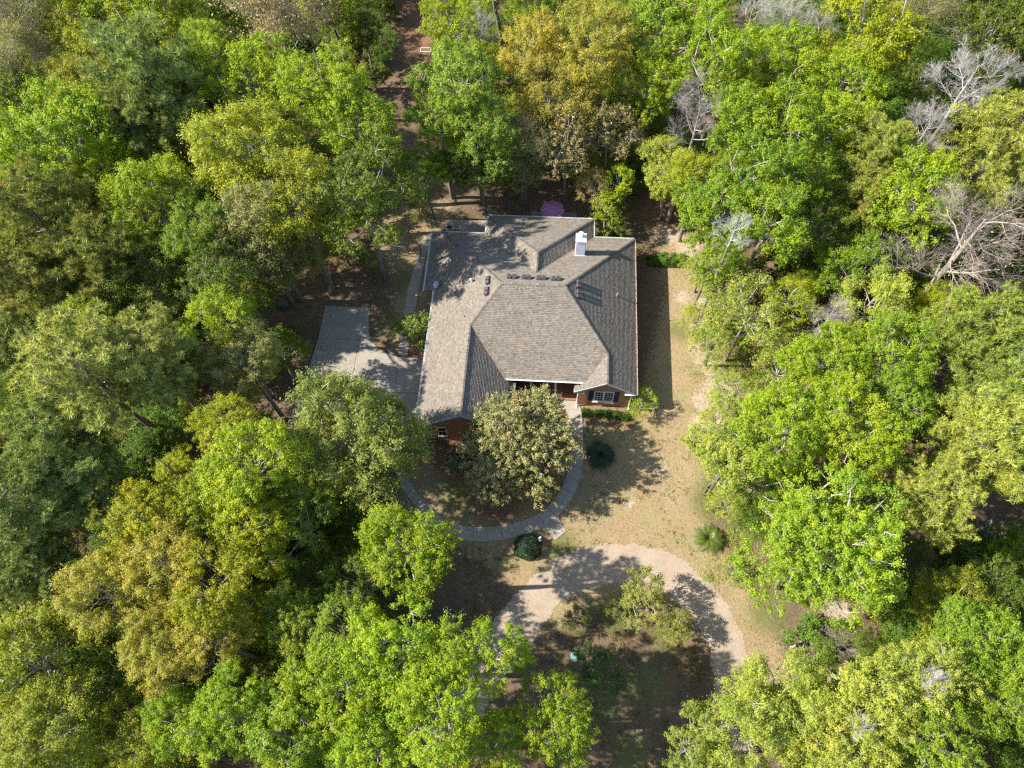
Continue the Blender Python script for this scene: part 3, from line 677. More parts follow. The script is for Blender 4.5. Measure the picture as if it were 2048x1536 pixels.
# ------------------------------------------------------------------ satellite dish on the west eave
D = empty('satellite_dish', (0.12, 13.95, fX(0,0)+0.05), label='grey satellite dish mounted on the notch of the west eave', cat='satellite dish')
MB().tube([(0,0,0),(0.02,0,0.35),(0.1,-0.05,0.55)], [0.025]*3, 6).build('mast', M_lead, D)
dm = MB(); rings = 6; vs = []; fs = []; nn_ = 20
nrm = Vector((-0.55, -0.45, 0.7)).normalized(); e1 = nrm.orthogonal().normalized(); e2 = nrm.cross(e1); cc = Vector((0.15,-0.05,0.6))
for side in (0, 0.02):
    for r in range(rings+1):
        rr_ = 0.36*r/rings
        for j in range(nn_):
            t = 2*math.pi*j/nn_; vs.append(cc + e1*rr_*math.cos(t)+e2*rr_*0.88*math.sin(t)+nrm*(0.5*rr_*rr_-side))
for s_ in range(2):
    b_ = s_*(rings+1)*nn_
    for r in range(rings):
        for j in range(nn_):
            q = (b_+r*nn_+j, b_+r*nn_+(j+1) % nn_, b_+(r+1)*nn_+(j+1) % nn_, b_+(r+1)*nn_+j); fs.append(q if s_ == 0 else q[::-1])
dm.add(vs, fs).build('reflector', M_dish, D, smooth=True)
MB().tube([cc-e2*0.3, cc-e2*0.15+nrm*0.35], [0.012,0.012], 5).build('feed_arm', M_lead, D)
MB().tube([cc-e2*0.15+nrm*0.33, cc-e2*0.13+nrm*0.42], [0.04,0.03], 8).build('receiver', M_white, D)

# ------------------------------------------------------------------ patio umbrella
U = empty('patio_umbrella', (10.43, 24.43, 0.05), label='faded plum patio umbrella open over the back patio behind the eave', cat='umbrella')
MB().tube([(0,0,0),(0,0,2.62)], [0.025,0.022], 8).build('pole', M_lead, U); MB().lathe([(0.28,0),(0.28,0.05),(0.06,0.1),(0.05,0.2)], (0,0,0), 16).build('base', M_black, U)
def umb_pt(r, t, n=8):
    seg = 2*math.pi/n; k = t/seg; k0 = math.floor(k); f = k-k0
    a = Vector((math.cos(k0*seg), math.sin(k0*seg), 0)); b = Vector((math.cos((k0+1)*seg), math.sin((k0+1)*seg), 0))
    p = a.lerp(b, f)*r; sag = 0.05*math.sin(math.pi*f)*r
    return Vector((p.x, p.y, 2.58-0.42*(r/1.22)**1.25-sag))
for k in range(8):
    vs = []; fs = []; seg = 2*math.pi/8
    for i in range(7):
        for j in range(5): vs.append(umb_pt(0.03+1.19*i/6, (k+min(0.9999, j/4))*seg))
    for i in range(6):
        for j in range(4): fs.append((i*5+j, (i+1)*5+j, (i+1)*5+j+1, i*5+j+1))
    vs += [v-Vector((0,0,0.006)) for v in vs]; fs += [tuple(q+35 for q in f[::-1]) for f in list(fs)]
    MB().add(vs, fs).build('canopy_panel', M_umb, U)
    MB().tube([umb_pt(0.05, k*seg)+Vector((0,0,-0.02)), umb_pt(1.2, k*seg)+Vector((0,0,-0.02))], [0.01,0.008], 4).build('rib', M_lead, U)
MB().lathe([(0.03,2.57),(0.05,2.62),(0.02,2.68)], (0,0,0), 8).build('finial', M_umb, U)
# patio chair and table near the patio door (dark iron pieces by the back corner)
def iron_chair(x, y, rz, label):
    c = empty('patio_chair', (x, y, 0.05), rz, label=label, cat='chair', group='black iron patio chairs')
    s = MB()
    for i in range(6): s.box(-0.23,-0.21+i*0.075,0.42,0.23,-0.16+i*0.075,0.445)
    s.build('seat', M_black, c, kind='stuff')
    for a, b in ((-0.21,-0.2),(0.21,-0.2),(-0.21,0.2),(0.21,0.2)): MB().tube([(a,b,0.42),(a*1.1,b*1.1,0)], [0.014,0.014], 5).build('leg', M_black, c)
    bk = MB().tube([(-0.21,0.2,0.44),(-0.2,0.27,0.92),(0.2,0.27,0.92),(0.21,0.2,0.44)], [0.014]*4, 5)
    for i in range(5): xx = -0.14+0.07*i; bk.tube([(xx,0.21,0.44),(xx,0.27,0.91)], [0.007,0.007], 4)
    bk.build('backrest', M_black, c)
iron_chair(-0.35, 22.6, 0.4, 'black iron patio chair nearest the side path end')
iron_chair(0.75, 22.75, -0.6, 'black iron patio chair farther along the wall from the side path')
tb = empty('patio_table', (0.2, 22.9, 0.05), label='small round black iron table between the two patio chairs', cat='table')
MB().lathe([(0.3,0.66),(0.32,0.69),(0.3,0.70)], (0,0,0), 18).build('table_top', M_black, tb)
for k in range(3): a = k*2.1; MB().tube([(0.05*math.cos(a),0.05*math.sin(a),0.66),(0.22*math.cos(a),0.22*math.sin(a),0)], [0.012,0.012], 5).build('leg', M_black, tb)

# ------------------------------------------------------------------ green box with domed lid
B = empty('storage_box', (-14.75, 13.25, 0), 0.15, label='rounded dark green lidded box standing in the shaded grass', cat='box')
def rbox(mb, hx, hy, z0, z1, r, n=5, top=0.0):
    pts = []
    for cx_, cy_, a0 in ((hx-r,hy-r,0),(-hx+r,hy-r,90),(-hx+r,-hy+r,180),(hx-r,-hy+r,270)):
        for k in range(n+1): a = math.radians(a0+90*k/n); pts.append((cx_+r*math.cos(a), cy_+r*math.sin(a)))
    mb.prism(pts, z0, z1); return pts
b1 = MB(); rbox(b1, 0.46, 0.36, 0.0, 0.5, 0.12); b1.build('body', M_dgreen, B, bevel=0.02)
l1 = MB(); n_ = 9; prev = None
pts0 = rbox(MB(), 0.5, 0.4, 0, 1, 0.14); vs = []; 
for i in range(n_): t = i/(n_-1); s_ = math.cos(t*1.25); vs += [(p[0]*s_, p[1]*s_, 0.5+0.2*math.sin(t*1.57)) for p in pts0]
k_ = len(pts0); fs = [(i*k_+j, i*k_+(j+1) % k_, (i+1)*k_+(j+1) % k_, (i+1)*k_+j) for i in range(n_-1) for j in range(k_)] + [tuple((n_-1)*k_+j for j in range(k_))]
l1.add(vs, fs).build('lid', M_dgreen, B, smooth=True)
MB().box(-0.62,-0.12,0.3,-0.45,0.14,0.5).build('handle', M_blue, B, bevel=0.02)
MB().tube([(-0.08,-0.4,0.52),(-0.08,-0.45,0.56),(0.08,-0.45,0.56),(0.08,-0.4,0.52)], [0.018]*4, 6).build('latch', M_white, B)

# ------------------------------------------------------------------ teal utility box, garden ornament
T_ = empty('utility_box', (13.74, -16.85, 0), 0.1, label='small teal painted utility box on the shaded drive island', cat='utility box')
MB().box(-0.17,-0.24,0,0.17,0.24,0.5).build('body', M_teal, T_, bevel=0.02); MB().box(-0.19,-0.26,0.5,0.19,0.26,0.56).build('lid', M_teal, T_, bevel=0.015)
MB().box(-0.25,-0.32,-0.05,0.25,0.32,0.04).build('base', M_conc, T_)
S_ = empty('lawn_ornament', (10.73, -8.2, 0), label='small white bird-shaped ornament on a stake beside the clipped round bush', cat='ornament')
MB().tube([(0,0,0),(0,0,0.62)], [0.02,0.02], 6).build('stake', M_lead, S_)
MB().lathe([(0.02,-0.02),(0.08,0.02),(0.1,0.07),(0.07,0.14),(0.02,0.17)], (0,0,0.6), 10, 1.4, 0.8).build('body', M_white, S_, smooth=True)
for k in (-1, 1): MB().add([(0,0.02*k,0.76),(0.15,0.15*k,0.82),(0.03,0.2*k,0.81),(-0.12,0.06*k,0.76),(0,0.02*k,0.74),(0.15,0.15*k,0.80),(0.03,0.2*k,0.79),(-0.12,0.06*k,0.74)], [(0,1,2,3),(7,6,5,4),(0,4,5,1),(1,5,6,2),(2,6,7,3),(3,7,4,0)]).build('wing', M_white, S_)

# ------------------------------------------------------------------ wire fence with gate posts
Fn = empty('wire_fence', (0, 0, 0), label='low wire fence with a pinkish top rail running from the shaded trees to the house', cat='fence')
M_rail = mat_plain('galvanised_rail', (0.55,0.47,0.47), 0.4, 0.5)
MB().tube([(-12.06,20.05,1.2),(-2.45,20.0,1.2)], [0.022,0.022], 6).build('rail', M_rail, Fn)
MB().tube([(-12.06,20.05,0.08),(-2.45,20.0,0.08)], [0.008,0.008], 4).build('rail', M_rail, Fn)
for x in (-12.06,-9.66,-7.26,-4.86): MB().tube([(x,20.03,0),(x,20.03,1.25)], [0.025,0.025], 6).build('post', M_rail, Fn)
msh = MB()
for i in range(96):
    x = -12.06+i*0.1
    msh.tube([(x,20.03,0.08),(x+0.55,20.03,1.19)], [0.003,0.003], 3, False); msh.tube([(x+0.55,20.03,0.08),(x,20.03,1.19)], [0.003,0.003], 3, False)
msh.build('mesh', M_rail, Fn, kind='stuff')
for x, y in ((-3.68,20.1),(-2.4,20.12)): MB().tube([(x,y,0),(x,y,1.35)], [0.05,0.05], 8).build('gate_post', M_black, Fn)

# open metal frame by the forest clearing
K_ = empty('metal_frame_stand', (-5.1, 48.0, 0), 0.0, label='dark open stand with a white metal top rim beside the forest clearing', cat='stand')
for a in (-0.55, 0.55):
    for b in (-0.3, 0.3): MB().tube([(a,b,0),(a,b,1.5)], [0.03,0.03], 6).build('leg', M_black, K_)
MB().box(-0.6,-0.35,1.5,0.6,-0.3,1.56).box(-0.6,0.3,1.5,0.6,0.35,1.56).box(-0.6,-0.3,1.5,-0.55,0.3,1.56).box(0.55,-0.3,1.5,0.6,0.3,1.56).build('rim', M_white, K_, bevel=0.004)

# ================================================================== VEGETATION
def leaves(C, Nn, size, aspect=0.55, tri=False, rg=rng):
    """diamond leaves at C with normals Nn, sizes (n,)"""
    n = len(C); a = rg.normal(size=(n, 3)); a -= Nn*(a*Nn).sum(1)[:, None]; a /= np.linalg.norm(a, axis=1)[:, None]+1e-9
    b = np.cross(Nn, a); s = size[:, None]
    if tri:
        V = np.stack([C-a*s*0.5-b*s*aspect*0.5, C-a*s*0.5+b*s*aspect*0.5, C+a*s*0.6], 1)
        return V.reshape(-1, 3), np.arange(3*n).reshape(-1, 3)
    bend = Nn*s*0.12
    V = np.stack([C-a*s*0.5, C+b*s*aspect*0.5-bend, C+a*s*0.55, C-b*s*aspect*0.5-bend], 1)
    return V.reshape(-1, 3), np.arange(4*n).reshape(-1, 4)
def unit(v): return v/(np.linalg.norm(v, axis=1)[:, None]+1e-9)
def sph(n, rg, zmin=-1.0):
    z = rg.uniform(zmin, 1, n); t = rg.uniform(0, 2*np.pi, n); r = np.sqrt(1-z*z)
    return np.stack([r*np.cos(t), r*np.sin(t), z], 1)
def spread(n, rg, zmin, k=14):
    pts = [sph(1, rg, 0.6)[0]]
    while len(pts) < n:
        c = sph(k, rg, zmin); d = np.min(np.linalg.norm(c[:, None]-np.array(pts)[None], axis=2), axis=1); pts.append(c[np.argmax(d)])
    return np.array(pts)
def bent(p, q, r0, r1, rg, k=4, wob=0.12):
    p, q = np.array(p), np.array(q); L_ = np.linalg.norm(q-p); off = rg.normal(size=3)*L_*wob
    ts = np.linspace(0, 1, k+1); pts = [p+(q-p)*t+off*math.sin(math.pi*t) for t in ts]
    return pts, [r0+(r1-r0)*t for t in ts]
def make_crown(seed, R=3.2, rz=0.85, nl=15, lr=(0.24,0.38), sprays=20, lps=55, leaf=0.13, sr=0.23, core=4, aspect=0.6, mat=None, zmin=-0.3, droop=0.0, tri=False, elong=1.5, twigs=4, tipattr=False, gap=0.0):
    """limbs end in lobes, lobes carry sprays, sprays carry leaves"""
    rg = np.random.default_rng(seed); mat = mat or M_leaf
    D = spread(nl, rg, zmin); rad = rg.uniform(0.42, 0.84, nl); LC = D*rad[:, None]*R; LC[:, 2] = LC[:, 2]*rz+rg.normal(size=nl)*0.06*R
    sk = rg.uniform(0.82, 1.2); LC[:, 0] *= sk; LC[:, 1] /= sk
    LR = rg.uniform(*lr, nl)*R
    cc = rg.normal(size=(core, 3))*R*0.25; LC = np.vstack([LC, cc]); LR = np.concatenate([LR, np.full(core, 0.33*R)])
    TC = []; TN = []; TT = []; limb = MB(); base = np.array([0, 0, -R*rz*0.55])
    for c, r in zip(LC, LR):
        nt_ = max(5, int(sprays*(r/(0.31*R))**2)); lt = rg.random()
        out = unit(c[None])[0]*0.8+np.array([0, 0, 0.6]); out /= np.linalg.norm(out)
        d = sph(nt_*3, rg); wgt = d@out+rg.normal(size=len(d))*0.3; d = d[np.argsort(-wgt)][:nt_]
        rr_ = r*rg.uniform(0.7, 1.12, nt_); lng = rg.random(nt_) < 0.12; rr_ = np.where(lng, rr_*1.3, rr_)
        p = c+d*rr_[:, None]*np.array([1, 1, 0.85]); p[:, 2] -= droop*rg.random(nt_)*np.linalg.norm(p[:, :2], axis=1)/R
        dd = unit(d*0.8+out*0.4+np.array([0, 0, 0.35-droop*0.6])+rg.normal(size=d.shape)*0.25)
        TC.append(p); TN.append(dd); TT.append(np.clip(0.6*rg.random(nt_)+0.4*lt, 0, 1))
        pts, rs = bent(base+rg.normal(size=3)*0.05, c, 0.022*R, 0.008*R, rg, 4); limb.tube(pts, rs, 5, False)
        for q in rg.choice(nt_, min(twigs, nt_), False):
            a, b = bent(c, p[q]+dd[q]*sr*0.8, 0.007*R, 0.003*R, rg, 2); limb.tube(a, b, 3, False)
    TC = np.vstack(TC); TN = np.vstack(TN); TT = np.concatenate(TT); n = len(TC)
    cntl = rg.integers(int(lps*0.55), int(lps*1.4)+1, n); idx = np.repeat(np.arange(n), cntl); m_ = len(idx)
    g = rg.normal(size=(m_, 3)); g = unit(g)*(np.abs(rg.normal(size=m_))**0.8*0.85)[:, None]
    al = (g*TN[idx]).sum(1)[:, None]*TN[idx]; off = (g+al*(elong-1))*sr*rg.uniform(0.75, 1.25, n)[idx][:, None]; off[:, 2] *= 0.85
    C = TC[idx]+off
    if droop: C[:, 2] -= np.abs(off).sum(1)*droop*0.25
    Nn = unit(unit(g)*0.75+np.array([0, 0, 0.75])+rg.normal(size=(m_, 3))*0.5); s = leaf*rg.uniform(0.65, 1.3, m_)
    V, F = leaves(C, Nn, s, aspect, tri, rg); k = 3 if tri else 4
    tint = np.repeat(np.clip(TT[idx]+rg.normal(size=m_)*0.08, 0, 1), k); at_ = {'tint': tint}
    if tipattr:
        up_ = (off*TN[idx]).sum(1)/sr
        at_['tip'] = np.repeat(np.clip((up_ > 0.45)*1.0*(rg.random(n)[idx] > 0.5)*(0.3+rg.random(m_)), 0, 1), k)
    me = mesh_np('crown', V, F, mat, at_)
    return me, limb.mesh('branches', M_twig)
def make_pine(seed, R=3.6, H=6.0, limbs=44, per=24, needles=24, nl=0.30, tight=1.0):
    """whorled limbs carrying brushes of needles; crown centre at z=0"""
    rg = np.random.default_rng(seed); limb = MB(); TC = []; TD = []
    limb.tube([(0,0,-H*0.5),(0.05,0.03,0),(0,0,H*0.5)], [0.15,0.11,0.03], 6, False)
    for i in range(limbs):
        f = (i+0.5)/limbs; z = -H*0.45+H*0.93*f; prof = math.sin(math.pi*min(1, 0.30+0.62*f))**0.75 if f < 0.85 else math.sin(math.pi*(0.3+0.62*f))**0.75+0.05
        L_ = R*prof*rg.uniform(0.75, 1.08); a = i*2.4+rg.normal()*0.3; up = 0.12+0.55*f
        e = np.array([math.cos(a)*L_, math.sin(a)*L_, z+L_*up*0.55]); b = np.array([0, 0, z])
        pts, rs = bent(b, e, 0.055*(1.15-0.7*f), 0.012, rg, 4, 0.07); limb.tube(pts, rs, 4, False)
        m_ = max(4, int(per*L_/R))
        for j in range(m_):
            t = 0.30+0.70*(j+rg.random())/m_; k = min(3, int(t*4)); p = np.array(pts[k])+(np.array(pts[k+1])-np.array(pts[k]))*(t*4-k if k < 3 else min(1, t*4-3))
            side = rg.normal(size=3); side -= (e-b)/np.linalg.norm(e-b)*side.dot((e-b)/np.linalg.norm(e-b))*0.6; side[2] = abs(side[2])*0.5+0.1; side /= np.linalg.norm(side)
            q = p+side*rg.uniform(0.25, 0.75)*R*0.2*(1.2-0.5*t)*tight
            limb.tube([p, q], [0.012, 0.007], 3, False)
            for r_ in range(3):
                TC.append(q+rg.normal(size=3)*0.13); dd = side*0.7+np.array([0, 0, 0.8])+rg.normal(size=3)*0.3; TD.append(dd/np.linalg.norm(dd))
    TC = np.array(TC); TD = np.array(TD); n = len(TC)
    idx = np.repeat(np.arange(n), needles); d = unit(TD[idx]*0.75+rg.normal(size=(len(idx), 3))*0.62); s = nl*rg.uniform(0.7, 1.15, len(idx))
    side = np.cross(d, rg.normal(size=d.shape)); side = unit(side)*0.022
    B0 = TC[idx]+d*0.02; V = np.stack([B0-side, B0+side, B0+d*s[:, None]], 1).reshape(-1, 3)
    tint = np.repeat(rg.random(n)[idx], 3); me = mesh_np('crown', V, np.arange(len(V)).reshape(-1, 3), M_needle, {'tint': tint})
    return me, limb.mesh('branches', M_twig)
def make_bare(seed, R=3.2, H=6.0, n0=10, buds=0, leaf=0.08, stout=1.0, depth=3, up=0.5, fan=(6, 9)):
    rg = np.random.default_rng(seed); mb = MB(); tips = []
    def grow(p, d, L_, r, lv):
        k = 4 if lv < 2 else 2; pts = [p]; rs = [r]; q = p; dd = d
        for i in range(k):
            dd = dd+rg.normal(size=3)*0.16+np.array([0, 0, 0.05]); dd /= np.linalg.norm(dd); q = q+dd*L_/k; pts.append(q); rs.append(r*(1-0.62*(i+1)/k))
        mb.tube(pts, rs, 5 if lv == 0 else 3, False)
        if lv >= depth: tips.append((q, dd)); return
        for c in range(int(rg.integers(*fan))+(2 if lv == 0 else 0)):
            t = rg.uniform(0.3, 1.0); j = min(k-1, int(t*k)); o = pts[j]+(pts[j+1]-pts[j])*(t*k-j)
            s = rg.normal(size=3); s /= np.linalg.norm(s); nd_ = dd*0.75+s*0.65+np.array([0, 0, 0.12]); nd_ /= np.linalg.norm(nd_)
            grow(o, nd_, L_*rg.uniform(0.42, 0.68), max(0.0045, r*(1-0.62*t)*0.46), lv+1)
    mb.tube([(0,0,-H*0.5),(0.08,-0.05,-H*0.1),(0,0,H*0.35)], [0.11*stout,0.085*stout,0.03*stout], 6, False)
    for i in range(n0):
        f = i/max(1, n0-1); z = -H*0.4+H*0.7*f; a = i*2.4+rg.normal()*0.3; u = up+0.5*f
        d = np.array([math.cos(a), math.sin(a), u]); d /= np.linalg.norm(d)
        grow(np.array([0, 0, z]), d, R*rg.uniform(0.7, 0.95)*(1.0-0.25*f), 0.046*stout*(1.1-0.5*f), 0)
    cr = None
    if buds:
        T = np.array([t[0] for t in tips]); n = len(T); idx = rg.integers(0, n, buds); C = T[idx]+rg.normal(size=(buds, 3))*0.2
        V, F = leaves(C, unit(rg.normal(size=(buds, 3))+np.array([0, 0, 0.6])), leaf*rg.uniform(0.6, 1.3, buds), 0.6, True, rg)
        cr = mesh_np('crown', V, F, M_bud, {'tint': np.repeat(rg.random(n)[idx], 3)})
    return cr, mb.mesh('branches', M_twig)
# prototypes: (crown mesh, branch mesh, R, half height)
PR = {k: [] for k in ('oak','sap','fea','big','pine','bare','bud','spa','orn','drk','isl','dead')}
for s in range(8): PR['oak'].append((*make_crown(100+s, 3.2, 0.85+0.08*(s % 3), 15+(s % 4)*2, (0.22, 0.38), 22, 78, 0.112, 0.215), 3.2))
for s in range(3): PR['sap'].append((*make_crown(140+s, 1.25, 0.9, 7, (0.28, 0.46), 9, 42, 0.095, 0.15, core=2, twigs=2), 1.25))
for s in range(4): PR['fea'].append((*make_crown(160+s, 3.2, 0.9, 19, (0.2, 0.36), 22, 110, 0.098, 0.27, mat=M_fea, droop=0.45, tri=True, elong=1.8), 3.2))
PR['big'].append((*make_crown(180, 5.0, 0.85, 40, (0.15, 0.26), 24, 95, 0.122, 0.24, core=30, zmin=-0.2, twigs=2), 5.0))
for s in range(4): PR['pine'].append((*make_pine(200+s), 3.6))
for s in range(3): PR['bare'].append((*make_bare(220+s, 3.0, 5.5, 9, 0, depth=3), 3.2))
PR['dead'].append((*make_bare(233, 4.3, 9.0, 11, 500, 0.1, stout=1.7, depth=3, up=0.25), 4.8))
for s in range(3): PR['bud'].append((*make_bare(240+s, 3.0, 5.0, 9, 16000, 0.10, depth=3), 3.2))
for s in range(3): PR['spa'].append((*make_crown(260+s, 2.4, 0.8, 13, (0.22, 0.4), 16, 56, 0.085, 0.2, core=3, droop=0.2, elong=2.0, twigs=6), 2.4))
PR['orn'].append((*make_crown(280, 4.3, 0.72, 66, (0.13, 0.2), 32, 72, 0.125, 0.17, core=40, twigs=1, zmin=-0.45, mat=M_orn, tipattr=True, aspect=0.42, elong=1.7), 4.3))
PR['orn'].append((*make_crown(281, 1.4, 0.9, 12, (0.3, 0.42), 16, 34, 0.12, 0.13, core=4, mat=M_gloss, aspect=0.42), 1.4))
for s in range(2): PR['drk'].append((*make_crown(290+s, 2.9, 0.8, 18, (0.22, 0.36), 22, 48, 0.12, 0.17, mat=M_orn, tipattr=True, aspect=0.45), 2.9))
for s in range(3): PR['isl'].append((*make_crown(300+s, 1.7, 0.85, 13, (0.24, 0.42), 18, 40, 0.085, 0.15, core=3, elong=1.8, twigs=6), 1.7))
def unit_trunk(seed, mat):
    rg = np.random.default_rng(seed); pts = [(0,0,0),(rg.normal()*0.15,rg.normal()*0.15,0.25),(rg.normal()*0.25,rg.normal()*0.25,0.55),(0,0,1.0)]
    return MB().tube(pts, [1.15, 0.95, 0.8, 0.5], 8).mesh('trunk', mat, True)
TRK = [unit_trunk(s, M_bark) for s in range(3)]; TRKP = [unit_trunk(s, M_barkp) for s in range(2)]
PAL = dict(LL=(0.285,0.40,0.055), L=(0.315,0.405,0.045), Lp=(0.36,0.41,0.09), G=(0.25,0.34,0.045), D=(0.16,0.215,0.036), Yg=(0.33,0.375,0.040), Y=(0.355,0.375,0.05),
 O=(0.41,0.37,0.07), OD=(0.33,0.30,0.07), YO=(0.37,0.38,0.045), YD=(0.30,0.32,0.045), YP=(0.34,0.37,0.085), YG=(0.26,0.31,0.07), PO=(0.31,0.315,0.085), B=(0.27,0.315,0.10), BL=(0.37,0.405,0.13),
 GB=(0.26,0.34,0.058), K=(0.25,0.25,0.085), KG=(0.255,0.29,0.07), T=(0.42,0.35,0.18), TN=(0.46,0.34,0.14), BR=(0.19,0.175,0.065), Ys=(0.40,0.44,0.09), R=(0.50,0.13,0.07),
 M=(0.25,0.265,0.095), MD=(0.13,0.165,0.09), Is=(0.32,0.34,0.09), IsD=(0.15,0.19,0.045), IsG=(0.10,0.17,0.045),
 g=(0.44,0.41,0.38), gl=(0.50,0.47,0.44), gb=(0.42,0.37,0.33), gw=(0.58,0.57,0.53), gd=(0.42,0.34,0.28))
NAMES = dict(oak='broadleaf_tree', fea='feathery_tree', pine='pine_tree', bare='bare_tree', bud='budding_tree', spa='young_tree', orn='evergreen_tree', drk='evergreen_tree', isl='garden_tree', big='broadleaf_tree')
cnt = {}
def plant(kind, x, y, zc, r, colk, label, foot=None):
    rg = random.Random(int(abs(x*131+y*17)*10)); fam = kind
    if kind == 'oak' and r < 1.7: fam = 'sap'
    if colk == 'gd': fam = 'dead'
    if kind == 'orn': fam = 'orn'
    pr = PR[fam]
    if kind in ('oak','fea','pine','bud','drk') and zc > 6: r *= (1.0 if any(q in label for q in ('driveway', 'garage', 'lawn', 'umbrella', 'clearing', 'gravel')) else 1.12)
    if fam == 'orn': q = pr[0] if r > 3 else pr[1]
    else: cnt[fam] = cnt.get(fam, -1)+1; q = pr[cnt[fam] % len(pr)]
    cm, bm, R0 = q; s = r/R0
    small = zc < 3.0 or label.split(',')[0].find('shrub') >= 0 or 'bush' in label
    name = 'shrub' if small and kind not in ('bare',) else NAMES[kind]
    if kind == 'bare' and zc < 4: name = 'brush_pile'
    if foot is None: foot = (x+rg.uniform(-0.5, 0.5)*min(1, zc/8), y+rg.uniform(-0.5, 0.5)*min(1, zc/8))
    if kind == 'bare' and colk == 'gd': foot = (x, y)
    e = empty(name, (foot[0], foot[1], 0.0), cat={'shrub': 'shrub', 'brush_pile': 'brush pile'}.get(name, 'tree'), label=label)
    if kind == 'bare' and colk != 'gd': s *= 0.88
    sz = s*rg.uniform(0.94, 1.08)
    if zc < 3 and kind not in ('bare',): sz = min(sz, zc/(R0*0.72))
    base = Vector((x-foot[0], y-foot[1], zc)); rot = rg.uniform(0, 6.283)
    tilt = (rg.uniform(-0.12, 0.12), rg.uniform(-0.12, 0.12))
    low = {'pine': 3.25, 'bare': 2.7, 'bud': 2.5, 'dead': 4.4}.get(fam, R0*0.5)*sz
    top = base - Vector((0, 0, low))
    if top.z > 0.25:
        t = bpy.data.objects.new('trunk', rg.choice(TRKP if kind == 'pine' or colk == 'gd' else TRK)); link(t, e)
        d = top+Vector((0,0,0.3)); t.rotation_euler = d.to_track_quat('Z', 'Y').to_euler(); w_ = (0.028*r+0.07)*(1.25 if zc > 8 else 1)
        if colk == 'gd': w_ = 0.21
        t.scale = (w_, w_, d.length+0.05); t.location = (0, 0, -0.05)
    b = bpy.data.objects.new('branches', bm); link(b, e); b.location = base; b.rotation_euler = (0, 0, rot) if fam != 'dead' else (0, 0, 0.7); b.scale = (s, s, sz)
    b.color = (*(PAL[colk] if kind == 'bare' else (0.40,0.36,0.31) if kind != 'pine' else (0.30,0.25,0.21)), 1)
    if cm is not None:
        c = bpy.data.objects.new('crown', cm); link(c, e); c.location = base; c.rotation_euler = b.rotation_euler; c.scale = (s, s, sz)
        col = PAL['T' if colk == 'gd' else colk]; v = rg.uniform(0.9, 1.1); h = rg.uniform(0.94, 1.06); c.color = (col[0]*v*h, col[1]*v, col[2]*v, 1)
    return e
